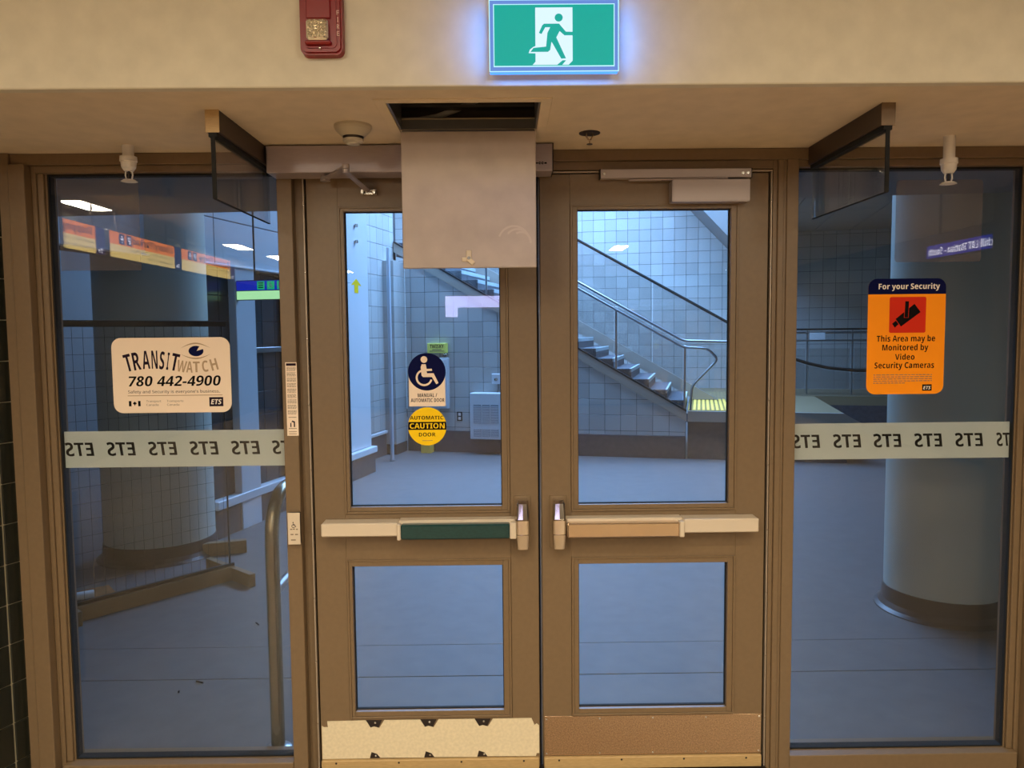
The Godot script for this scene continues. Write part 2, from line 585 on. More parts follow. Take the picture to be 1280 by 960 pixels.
func build_header() -> void:
	var w := struct("wall_header", "cream header wall above the soffit carrying the exit sign", "wall")
	part(box_of(Vector3(-6, 2.392, 0.69), Vector3(6, 3.0, 0.731), 0.003), "slab", M.cream_paint, w)
	# soffit with the square hatch opening
	var hx0 := -0.470
	var hx1 := -0.016
	var hz0 := 0.283
	var hz1 := 0.592
	var c := struct("ceiling_soffit", "low tan soffit over the doors with a square hatch hole", "soffit")
	var st := begin()
	bx(st, Vector3(-2.6, 2.392, -0.02), Vector3(hx0, 2.43, 0.70))
	bx(st, Vector3(hx1, 2.392, -0.02), Vector3(2.6, 2.43, 0.70))
	bx(st, Vector3(hx0, 2.392, -0.02), Vector3(hx1, 2.43, hz0))
	bx(st, Vector3(hx0, 2.392, hz1), Vector3(hx1, 2.43, 0.70))
	part(st, "board", M.soffit_paint, c)
	st = begin()
	bx(st, Vector3(-2.6, 2.43, -0.12), Vector3(2.6, 3.0, -0.02))
	bx(st, Vector3(-2.6, 2.95, -0.02), Vector3(2.6, 3.0, 0.69))
	bx(st, Vector3(-2.6, 2.43, -0.02), Vector3(-2.5, 2.95, 0.69))
	bx(st, Vector3(2.5, 2.43, -0.02), Vector3(2.6, 2.95, 0.69))
	part(st, "plenum", M.raw_board, c)
	# hatch: trim, hinged panel hanging open, latch
	var h := thing("ceiling_hatch", "open ceiling hatch with its square panel hanging down before the left door", "hatch", Vector3(-0.243, 1.935, 0.285))
	st = begin()
	var o := 0.032
	var y0 := 2.388
	bx(st, Vector3(hx0 - o, y0, hz0 - o), Vector3(hx0, 2.394, hz1 + o), 0.001)
	bx(st, Vector3(hx1, y0, hz0 - o), Vector3(hx1 + o, 2.394, hz1 + o), 0.001)
	bx(st, Vector3(hx0, y0, hz1), Vector3(hx1, 2.394, hz1 + o), 0.001)
	part(st, "trim", M.soffit_paint, h)
	st = begin()
	bx(st, Vector3(hx0, 2.394, hz0), Vector3(hx0 + 0.006, 2.50, hz1))
	bx(st, Vector3(hx1 - 0.006, 2.394, hz0), Vector3(hx1, 2.50, hz1))
	bx(st, Vector3(hx0 + 0.006, 2.394, hz0 - 0.002), Vector3(hx1 - 0.006, 2.424, hz0 + 0.006))
	bx(st, Vector3(hx0 + 0.006, 2.44, hz1 - 0.05), Vector3(hx1 - 0.006, 2.446, hz1 - 0.03))
	part(st, "liner", M.galvanised, h)
	st = begin()
	bx(st, Vector3(-0.466, 1.935, 0.284), Vector3(-0.020, 2.384, 0.300), 0.0025)
	var panel := part(st, "panel", M.hatch_panel, h, "grey beige smudged panel")
	st = begin()
	for q in 3:
		stroke(st, arc_points(-0.095 + 0.012 * q, 2.02, 0.052 - 0.010 * q, 20 - 14 * q, 160 - 20 * q, 12), 0.0032, 0.2995, 0.3002 + 0.0001 * q)
	var sm := part(st, "smear", M.hatch_smudge, panel)
	sm.position = Vector3.ZERO
	st = begin()
	bx(st, Vector3(-0.009, -0.018, 0), Vector3(0.009, 0.018, 0.006), 0.002, Transform3D(Basis(), Vector3(-0.246, 1.975, 0.300)))
	bx(st, Vector3(-0.022, -0.007, 0), Vector3(0.0, 0.007, 0.005), 0.002, Transform3D(Basis(), Vector3(-0.248, 1.963, 0.300)))
	bx(st, Vector3(-0.004, -0.008, 0.001), Vector3(0.022, 0.008, 0.008), 0.002, Transform3D(Basis(Vector3(0, 0, 1), deg_to_rad(-45)), Vector3(-0.246, 1.963, 0.300)))
	var latch := part(st, "latch", M.soffit_paint, panel)
	latch.position = Vector3.ZERO
	st = begin()
	lathe(st, [Vector2(0, 0.004), Vector2(0.005, 0.004), Vector2(0.006, 0)], Vector3(-0.246, 1.967, 0.306), 14, Basis(Vector3.RIGHT, PI / 2))
	part(st, "latch_screw", M.galvanised, panel).position = Vector3.ZERO
	st = begin()
	tube(st, [Vector3(-0.463, 2.386, 0.29), Vector3(-0.023, 2.386, 0.29)], 0.004, 8)
	part(st, "hinge", M.galvanised, h)
	var cable := thing("ceiling_cable", "pale flexible conduit sagging inside the dark hatch hole", "cable", Vector3(-0.45, 2.47, 0.5))
	st = begin()
	tube(st, [Vector3(-0.70, 2.455, 0.20), Vector3(-0.50, 2.452, 0.18), Vector3(-0.42, 2.456, 0.17), Vector3(-0.36, 2.468, 0.16), Vector3(-0.28, 2.50, 0.15), Vector3(-0.1, 2.58, 0.15)], 0.010, 10)
	part(st, "conduit", M.white_paint, cable)
	var strut := thing("ceiling_strut", "grey steel channel crossing behind the dark hatch hole", "strut", Vector3(-0.243, 2.55, 0.33))
	part(box_of(Vector3(-2.5, 2.490, 0.16), Vector3(2.5, 2.498, 0.20)), "channel", M.galvanised, strut)

func build_frame() -> void:
	var f := struct("trim_2", "brown painted steel frame holding both doors and the two sidelights", "door frame")
	var st := begin()
	bx(st, Vector3(-1.965, 2.351, -0.12), Vector3(1.965, 2.392, 0.0), 0.002)
	bx(st, Vector3(-0.93, 2.3185, -0.12), Vector3(0.93, 2.351, -0.014), 0.002)
	bx(st, Vector3(-0.88, 2.288, -0.12), Vector3(0.88, 2.3185, -0.068))
	part(st, "head", M.brown_paint, f)
	for s in [-1.0, 1.0]:
		st = begin()
		# jamb beside the wall, in steps
		bxs(st, s, 1.945, 1.985, -0.04, 2.392, -0.12, 0.012, 0.002)
		bxs(st, s, 1.885, 1.945, -0.04, 2.351, -0.12, 0.020, 0.002)
		bxs(st, s, 1.867, 1.885, -0.04, 2.351, -0.12, -0.020, 0.002)
		part(st, "jamb", M.brown_paint, f)
		st = begin()
		if s < 0:
			bxs(st, s, 0.914, 0.970, -0.04, 2.351, -0.12, 0.0, 0.002)
			bxs(st, s, 0.878, 0.914, -0.04, 2.351, -0.12, -0.040, 0.001)
		else:
			bxs(st, s, 0.928, 0.972, -0.04, 2.351, -0.12, 0.0, 0.002)
			bxs(st, s, 0.918, 0.928, -0.04, 2.351, -0.12, -0.006, 0.001)
			bxs(st, s, 0.896, 0.918, -0.04, 2.351, -0.12, -0.002, 0.002)
			bxs(st, s, 0.880, 0.896, -0.04, 2.351, -0.12, -0.012, 0.001)
		bxs(st, s, 0.850, 0.880, -0.04, 2.351, -0.12, -0.068)
		part(st, "mullion", M.brown_paint, f)
		st = begin()
		bxs(st, s, 0.8725, 0.8775, 0.0, 2.312, -0.03, -0.012, 0.001)
		part(st, "weather_strip", M.weather_strip, f, "pale metal strip at the door edge")
		st = begin()
		for k in 9:
			lathe(st, [Vector2(0, 0.0015), Vector2(0.0022, 0.001), Vector2(0.003, 0)], Vector3(s * 0.875, 0.2 + 0.25 * k, -0.012), 8, Basis(Vector3.RIGHT, PI / 2))
		part(st, "strip_screws", M.bright_screw, f)
	st = begin()
	bx(st, Vector3(-0.875, 2.3095, -0.03), Vector3(0.8775, 2.3145, -0.010), 0.001)
	part(st, "weather_strip", M.weather_strip, f, "pale metal strip at the door top")
	st = begin()
	bx(st, Vector3(-0.878, -0.04, -0.14), Vector3(0.88, 0.004, 0.02), 0.002)
	part(st, "threshold", M.dark_steel, f)

func bxs(st: SurfaceTool, s: float, x0: float, x1: float, y0: float, y1: float, z0: float, z1: float, b := 0.0) -> void:
	bx(st, Vector3(minf(s * x0, s * x1), y0, z0), Vector3(maxf(s * x0, s * x1), y1, z1), b)

func build_sidelight(s: float) -> void:
	var n := "window_1" if s < 0 else "window_2"
	var w := struct(n, "tall glazed sidelight beside the left door, fence and column behind it" if s < 0 else "tall glazed sidelight beside the right door, white round column behind it", "sidelight", Vector3(s * 1.41, 0, -0.05))
	var st := begin()
	bxs(st, s, 0.97, 1.867, -0.04, 0.052, -0.12, 0.004, 0.002)
	part(st, "sill", M.brown_paint, w)
	st = begin()
	bxs(st, s, 0.97, 1.867, 2.325, 2.351, -0.12, -0.016, 0.002)
	part(st, "head_stop", M.brown_paint, w)
	st = begin()
	bxs(st, s, 1.844, 1.867, 0.052, 2.325, -0.10, -0.028, 0.002)
	bxs(st, s, 1.838, 1.844, 0.052, 2.325, -0.10, -0.040, 0.001)
	part(st, "side_stop", M.brown_paint, w)
	st = begin()
	bxs(st, s, 1.833, 1.838, 0.058, 2.318, -0.080, -0.044)
	bxs(st, s, 0.970, 0.974, 0.058, 2.318, -0.080, -0.044)
	bxs(st, s, 0.970, 1.838, 0.052, 0.058, -0.080, -0.044)
	bxs(st, s, 0.970, 1.838, 2.318, 2.325, -0.080, -0.044)
	part(st, "gasket", M.black_rubber, w)
	var b := BoxMesh.new()
	b.size = Vector3(0.864, 2.264, 0.010)
	b.material = M.tinted_glass
	copy_part(b, "pane", w, Transform3D(Basis(), Vector3(s * 1.404, 1.188, -0.055)))

func ring(st: SurfaceTool, x0: float, y0: float, x1: float, y1: float, X0: float, Y0: float, X1: float, Y1: float, z0: float, z1: float, b := 0.0) -> void:
	bx(st, Vector3(X0, Y0, z0), Vector3(x0, Y1, z1), b)
	bx(st, Vector3(x1, Y0, z0), Vector3(X1, Y1, z1), b)
	bx(st, Vector3(x0, Y0, z0), Vector3(x1, y0, z1), b)
	bx(st, Vector3(x0, y1, z0), Vector3(x1, Y1, z1), b)

func build_door(s: float) -> void:
	var left := s < 0
	var d := struct("door_1" if left else "door_2", "brown glazed door with teal push bar and torn cream kick plate" if left else "brown glazed door with brass push bar and scratched brass kick plate", "door", Vector3(-0.868 if left else 0.868, 0.0, -0.04))
	var x0 := -0.866 if left else 0.0065
	var x1 := -0.0075 if left else 0.866
	var ox0 := -0.749 if left else 0.120
	var ox1 := -0.116 if left else 0.754
	var gx0 := -0.728 if left else 0.147
	var gx1 := -0.146 if left else 0.725
	var st := begin()
	bx(st, Vector3(x0, 0.008, -0.065), Vector3(ox0, 2.305, -0.02), 0.0015)
	bx(st, Vector3(ox1, 0.008, -0.065), Vector3(x1, 2.305, -0.02), 0.0015)
	bx(st, Vector3(ox0, 0.008, -0.065), Vector3(ox1, 0.216, -0.02))
	bx(st, Vector3(ox0, 0.848, -0.065), Vector3(ox1, 1.029, -0.02))
	bx(st, Vector3(ox0, 2.192, -0.065), Vector3(ox1, 2.305, -0.02))
	part(st, "leaf", M.brown_paint, d)
	for v in [[1.029, 2.192, 1.054, 2.175], [0.216, 0.848, 0.243, 0.822]]:
		st = begin()
		ring(st, ox0 + 0.008, v[0] + 0.008, ox1 - 0.008, v[1] - 0.006, ox0, v[0], ox1, v[1], -0.05, -0.013, 0.001)
		ring(st, gx0, v[2], gx1, v[3], ox0 + 0.008, v[0] + 0.008, ox1 - 0.008, v[1] - 0.006, -0.05, -0.017, 0.001)
		part(st, "glazing_stop", M.brown_paint, d)
		st = begin()
		ring(st, gx0 + 0.003, v[2] + 0.003, gx1 - 0.003, v[3] - 0.003, gx0, v[2], gx1, v[3], -0.05, -0.036)
		part(st, "gasket", M.black_rubber, d)
		var b := BoxMesh.new()
		b.size = Vector3(gx1 - gx0, v[3] - v[2], 0.006)
		b.material = M.glass
		copy_part(b, "pane", d, Transform3D(Basis(), Vector3((gx0 + gx1) / 2, (v[2] + v[3]) / 2, -0.043)))
	# dark astragal seal at the meeting edge
	if left:
		part(box_of(Vector3(-0.0075, 0.0, -0.060), Vector3(0.0006, 2.305, -0.050)), "meeting_seal", M.black_rubber, d)
	else:
		part(box_of(Vector3(0.0012, 0.0, -0.055), Vector3(0.0065, 2.305, -0.045)), "meeting_seal", M.galvanised, d)
	# bottom sweep with screws
	st = begin()
	bx(st, Vector3(x0 + 0.002, 0.006, -0.02), Vector3(x1 - 0.004, 0.052, -0.004), 0.002)
	var sweep := part(st, "sweep", M.sweep_paint, d)
	for k in 4:
		st = begin()
		lathe(st, [Vector2(0, 0.0015), Vector2(0.003, 0.001), Vector2(0.0042, 0)], Vector3(lerpf(x0, x1, 0.07 + 0.285 * k), 0.042, -0.004), 10, Basis(Vector3.RIGHT, PI / 2))
		part(st, "screw", M.dark_steel, sweep).position = Vector3.ZERO
	# kick plate
	var ky0 := 0.054
	var ky1 := 0.208 if left else 0.214
	var kx0 := x0 + 0.004
	var kx1 := x1 - 0.003
	st = begin()
	if left:
		var p := PackedVector2Array([Vector2(kx0, ky0)])
		for q in [0.24, 0.49, 0.735]:
			var xm := lerpf(kx0, kx1, q)
			p.append_array([Vector2(xm - 0.019, ky0), Vector2(xm - 0.012, ky0 + 0.026), Vector2(xm + 0.010, ky0 + 0.018), Vector2(xm + 0.022, ky0 + 0.002)])
		p.append_array([Vector2(kx1 - 0.014, ky0), Vector2(kx1 - 0.010, ky0 + 0.012), Vector2(kx1, ky0 + 0.012), Vector2(kx1, ky1 - 0.030), Vector2(kx1 - 0.010, ky1 - 0.022), Vector2(kx1 - 0.018, ky1 - 0.028), Vector2(kx1 - 0.030, ky1)])
		for q in [0.745, 0.495, 0.245]:
			var xm := lerpf(kx0, kx1, q)
			p.append_array([Vector2(xm + 0.036, ky1), Vector2(xm + 0.016, ky1 - 0.032), Vector2(xm - 0.004, ky1 - 0.026), Vector2(xm - 0.018, ky1 - 0.030), Vector2(xm - 0.036, ky1)])
		p.append_array([Vector2(kx0 + 0.022, ky1 - 0.002), Vector2(kx0 + 0.024, ky1 - 0.026), Vector2(kx0 + 0.008, ky1 - 0.026), Vector2(kx0, ky1 - 0.02)])
		prism(st, p, -0.02, -0.0165)
	else:
		bx(st, Vector3(kx0, ky0, -0.02), Vector3(kx1, ky1, -0.017), 0.001)
	var kick := part(st, "kick_plate", M.kick_cream if left else M.kick_brass, d, "cream plate torn away round its screws" if left else "scratched brass plate")
	for row in [ky0 + 0.008, ky1 - 0.012]:
		for k in (3 if left else 5):
			var xm := lerpf(kx0, kx1, 0.245 + 0.25 * k) if left else lerpf(kx0 + 0.008, kx1 - 0.008, 0.25 * k)
			st = begin()
			lathe(st, [Vector2(0, 0.002), Vector2(0.003, 0.0015), Vector2(0.0045, 0)], Vector3(xm, row, -0.0195 if left else -0.017), 10, Basis(Vector3.RIGHT, PI / 2))
			part(st, "screw", M.bright_screw, kick).position = Vector3.ZERO
	if left:
		st = begin()
		for q in [[0.24, ky1, -1.0], [0.49, ky1, -1.0], [0.74, ky1, -1.0], [0.235, ky0, 1.0], [0.485, ky0, 1.0], [0.73, ky0, 1.0]]:
			var xm := lerpf(kx0, kx1, q[0])
			prism(st, PackedVector2Array([Vector2(xm - 0.034, q[1]), Vector2(xm - 0.012, q[1] + q[2] * 0.034), Vector2(xm + 0.016, q[1] + q[2] * 0.034), Vector2(xm + 0.032, q[1])]), -0.0205, -0.0195)
		part(st, "glue_patch", M.dark_steel, kick).position = Vector3.ZERO
	# exit device
	var e := Vector3(-1.0 if left else 1.0, 1, 1)
	var lo := func(ax0: float, ay: float, az: float) -> Vector3: return Vector3(ax0, ay, az)
	var case_lo := Vector3(-0.827, 0.957, -0.02) if left else Vector3(0.537, 0.957, -0.02)
	var case_hi := Vector3(-0.538, 1.008, 0.052) if left else Vector3(0.822, 1.010, 0.052)
	st = begin()
	bx(st, case_lo, case_hi, 0.004)
	var push := part(st, "exit_device", M.cream_metal, d, "cream painted end of the push bar")
	st = begin()
	if left:
		bx(st, Vector3(-0.538, 0.960, -0.02), Vector3(-0.097, 1.012, 0.030), 0.003)
	else:
		bx(st, Vector3(0.097, 0.960, -0.02), Vector3(0.537, 1.012, 0.030), 0.003)
	part(st, "rail", M.cream_metal, push).position = Vector3.ZERO
	st = begin()
	if left:
		bx(st, Vector3(-0.527, 0.946, 0.026), Vector3(-0.118, 1.002, 0.062), 0.005)
	else:
		bx(st, Vector3(0.098, 0.945, 0.026), Vector3(0.520, 1.001, 0.062), 0.005)
	part(st, "touch_bar", M.teal_bar if left else M.brass_bar, push, "dark teal touch bar" if left else "brass touch bar").position = Vector3.ZERO
	st = begin()
	if left:
		bx(st, Vector3(-0.541, 0.944, 0.022), Vector3(-0.527, 1.004, 0.063), 0.003)
		bx(st, Vector3(-0.118, 0.944, 0.022), Vector3(-0.094, 1.006, 0.060), 0.003)
	else:
		bx(st, Vector3(0.520, 0.944, 0.022), Vector3(0.539, 1.004, 0.063), 0.003)
	part(st, "bar_collar", M.cream_metal, push).position = Vector3.ZERO
	st = begin()
	var hc := -0.069 if left else 0.069
	var prof := [[0.893, 0.0205, 0.040], [0.900, 0.0225, 0.050], [0.956, 0.0265, 0.060], [0.9575, 0.0255, 0.058], [0.960, 0.0275, 0.062], [1.012, 0.0275, 0.062], [1.0145, 0.0255, 0.058], [1.017, 0.0270, 0.060], [1.074, 0.0225, 0.050], [1.084, 0.0190, 0.036]]
	st.set_smooth_group(-1)
	for i in prof.size() - 1:
		var pa: Array = prof[i]
		var pb: Array = prof[i + 1]
		var oa := head_outline(hc, pa)
		var ob := head_outline(hc, pb)
		for k in oa.size():
			var k2 := (k + 1) % oa.size()
			quad(st, oa[k], oa[k2], ob[k2], ob[k], (oa[k] + oa[k2]) / 2 - Vector3(hc, pa[0], 0.0))
	var top: Array = head_outline(hc, prof[-1])
	var bot: Array = head_outline(hc, prof[0])
	for k in range(1, top.size() - 1):
		tri(st, top[0], top[k], top[k + 1], Vector3.UP)
		tri(st, bot[0], bot[k], bot[k + 1], Vector3.DOWN)
	part(st, "latch_head", M.chrome, push, "polished latch housing").position = Vector3.ZERO
	st = begin()
	bx(st, Vector3(hc - 0.033, 0.888, -0.0205), Vector3(hc + 0.033, 1.092, -0.0165), 0.0015)
	part(st, "head_plate", M.brown_paint, push).position = Vector3.ZERO

func head_outline(cx: float, p: Array) -> Array:
	var o := []
	o.append(Vector3(cx - p[1], p[0], -0.02))
	for i in 9:
		var a := PI - PI * i / 8.0
		var c := cos(a)
		var s := sin(a)
		o.append(Vector3(cx + p[1] * signf(c) * pow(absf(c), 0.45), p[0], p[2] - 0.020 + 0.020 * pow(s, 0.6)))
	o.append(Vector3(cx + p[1], p[0], -0.02))
	return o

# ---------------------------------------------------------------- the concourse, in its own turned axes (u right, y up, w towards the doors)
func tiled(wall: Node3D, xf: Transform3D, region: PackedVector2Array, u0: float, v0: float, cols: int, rows: int, keys: Array, most := 300, pitch := TILE) -> void:
	var full := []
	for key in keys:
		var st := begin()
		bx(st, Vector3(0.0025, 0.0025, -0.002), Vector3(pitch - 0.0025, pitch - 0.0025, 0.006), 0.002)
		st.generate_normals()
		var m: ArrayMesh = st.commit()
		m.surface_set_material(0, M[key])
		full.append(m)
	var made := 0
	for j in rows:
		for i in cols:
			var x := u0 + pitch * i
			var y := v0 + pitch * j
			var pick := rng.randi() % keys.size()
			var cell := rect(x + 0.0025, y + 0.0025, x + pitch - 0.0025, y + pitch - 0.0025)
			var cut := Geometry2D.intersect_polygons(cell, region)
			if cut.is_empty() or made >= most:
				continue
			made += 1
			var area := 0.0
			for k in cut[0].size():
				area += cut[0][k].cross(cut[0][(k + 1) % cut[0].size()]) / 2.0
			if absf(area) > 0.999 * (pitch - 0.005) * (pitch - 0.005):
				copy_part(full[pick], "tile", wall, xf * Transform3D(Basis(), Vector3(x, y, 0)))
			elif absf(area) > 0.0002:
				var st := begin()
				prism(st, cut[0], -0.002, 0.006, xf)
				part(st, "tile", M[keys[pick]], wall)

func build_concourse() -> void:
	var f := struct("floor_concourse", "blue grey concourse floor beyond the doors with straight dark joints", "floor")
	part(box_of(Vector3(-10, -0.25, -17), Vector3(12, -0.012, -0.1)), "bed", M.floor_joint, f)
	for z in [[-0.1, -0.834], [-0.840, -1.221], [-1.2235, -17.0]]:
		part(box_of(Vector3(-10, -0.012, z[1]), Vector3(12, 0, z[0]), 0.0015), "slab", M.terrazzo_floor, f)
	# canopy ceiling just outside the doors
	var c := struct("ceiling_canopy", "low grey ceiling just beyond the doors", "ceiling")
	var st := begin()
	var flat := Transform3D(Basis(Vector3.RIGHT, Vector3(0, 0, 1), Vector3.UP), Vector3.ZERO)
	prism(st, PackedVector2Array([Vector2(-9, -0.12), Vector2(10, -0.12), Vector2(10, -0.56), Vector2(-9, -2.47)]), 2.45, 3.47, flat)
	part(st, "slab", M.ceiling_grey, c)
	var w := struct("wall_front", "outer wall of the concourse either side of the sidelights", "wall")
	st = begin()
	bx(st, Vector3(-9, 0, -0.12), Vector3(-1.985, 2.45, -0.02))
	bx(st, Vector3(2.0, 0, -0.12), Vector3(10, 2.45, -0.02))
	bx(st, Vector3(-2.6, 2.392, -0.12), Vector3(2.6, 2.45, -0.02))
	part(st, "slab", M.column_paint, w)
	# wall under the stairs
	w = struct("wall_stair", "pale tiled wall under the stairs", "wall", Vector3(0, 0, 0), K)
	var under := PackedVector2Array([Vector2(-1.62, 0.31), Vector2(2.34, 0.31), Vector2(2.34, 0.512), Vector2(-1.62, 2.894)])
	st = begin()
	prism(st, PackedVector2Array([Vector2(-1.62, 0.0), Vector2(2.34, 0.0), Vector2(2.34, 0.515), Vector2(-1.62, 2.898)]), -0.10, -0.001)
	part(st, "grout_bed", M.tile_grout, w)
	tiled(w, Transform3D.IDENTITY, under, 1.045 - 13 * TILE, 0.361 - TILE, 20, 13, ["wall_tile_0", "wall_tile_1", "wall_tile_2"])
	var b := struct("baseboard_stair", "dark cove base along the tiled stair wall", "baseboard", Vector3.ZERO, K)
	part(box_of(Vector3(-1.62, 0, -0.1), Vector3(2.34, 0.308, 0.012), 0.004), "base", M.wall_base, b)
	# far wall behind stairs and landing
	w = struct("wall_far", "tall pale tiled wall behind the stairs and the landing", "wall", Vector3.ZERO, K)
	part(box_of(Vector3(-4.2, 0, -4.4), Vector3(9.2, 5.9, -4.201)), "grout_bed", M.tile_grout, w)
	var far := Transform3D(Basis(), Vector3(0, 0, -4.2))
	var seen := rect(0.0, 1.45, 3.09, 4.25)
	tiled(w, far, rect(0.1, 1.45, 3.12, 4.25), 0.1, 1.45, 14, 13, ["wall_tile_0", "wall_tile_1", "wall_tile_2"])
	tiled(w, far, rect(3.98, 1.66, 5.9, 3.45), 0.1 + 18 * TILE, 1.45 + TILE, 9, 9, ["wall_tile_1", "wall_tile_2"])
	st = begin()
	for j in 27:
		for i in range(-19, 42):
			var x := 0.1 + TILE * i
			var y := 1.45 + TILE * (j - 6)
			var shown := (i >= 0 and i < 14 and j >= 6 and j < 19) or (i >= 18 and i < 27 and j >= 7 and j < 16)
			if not shown and y < 5.7 and x < 8.9:
				quad(st, Vector3(x + 0.003, y + 0.003, -4.194), Vector3(x + TILE - 0.003, y + 0.003, -4.194), Vector3(x + TILE - 0.003, y + TILE - 0.003, -4.194), Vector3(x + 0.003, y + TILE - 0.003, -4.194), Vector3(0, 0, 1))
	part(st, "other_tiles", M.wall_tile_1, w).set_meta("kind", "stuff")
	# ceiling on the right, roof with its lights, closing walls
	c = struct("ceiling_landing", "dark panelled ceiling over the landing", "ceiling", Vector3.ZERO, K)
	st = begin()
	bx(st, Vector3(3.25, 3.47, -4.2), Vector3(9.2, 3.6, 6.8))
	part(st, "bed", M.floor_joint, c)
	for i in 10:
		for j in 9:
			part(box_of(Vector3(3.26 + 0.6 * i, 3.45, -4.19 + 1.2 * j), Vector3(3.85 + 0.6 * i, 3.47, -3.0 + 1.2 * j), 0.002), "panel", M.ceiling_grey, c)
	w = struct("wall_bulkhead", "sloping grey soffit edge of the upper flight over the landing", "bulkhead", Vector3.ZERO, K)
	st = begin()
	prism(st, PackedVector2Array([Vector2(1.9, 4.38), Vector2(3.05, 3.12), Vector2(3.35, 3.12), Vector2(3.35, 5.9), Vector2(1.9, 5.9)]), -4.19, -2.6)
	bx(st, Vector3(3.25, 3.6, -2.6), Vector3(3.35, 5.9, 6.8))
	part(st, "soffit", M.ceiling_grey, w)
	c = struct("ceiling_roof", "high concourse roof with an open roof light", "roof", Vector3.ZERO, K)
	st = begin()
	bx(st, Vector3(-6.5, 5.9, -4.4), Vector3(-2.8, 6.05, 7.4))
	bx(st, Vector3(3.6, 5.9, -4.4), Vector3(9.4, 6.05, 7.4))
	bx(st, Vector3(-2.8, 5.9, -4.4), Vector3(3.6, 6.05, -2.8))
	bx(st, Vector3(-2.8, 5.9, 1.4), Vector3(3.6, 6.05, 7.4))
	part(st, "slab", M.ceiling_grey, c)
	w = struct("wall_hall_left", "pale end wall of the side hall beyond the left column", "wall", Vector3.ZERO, K)
	part(box_of(Vector3(-6.5, 0, -4.4), Vector3(-4.2, 5.9, 9.4)), "slab", M.ceiling_grey, w)
	w = struct("wall_hall_right", "plain end wall of the concourse beyond the right column", "wall", Vector3.ZERO, K)
	part(box_of(Vector3(9.2, 0, -4.4), Vector3(9.4, 5.9, 6)), "slab", M.column_paint, w)

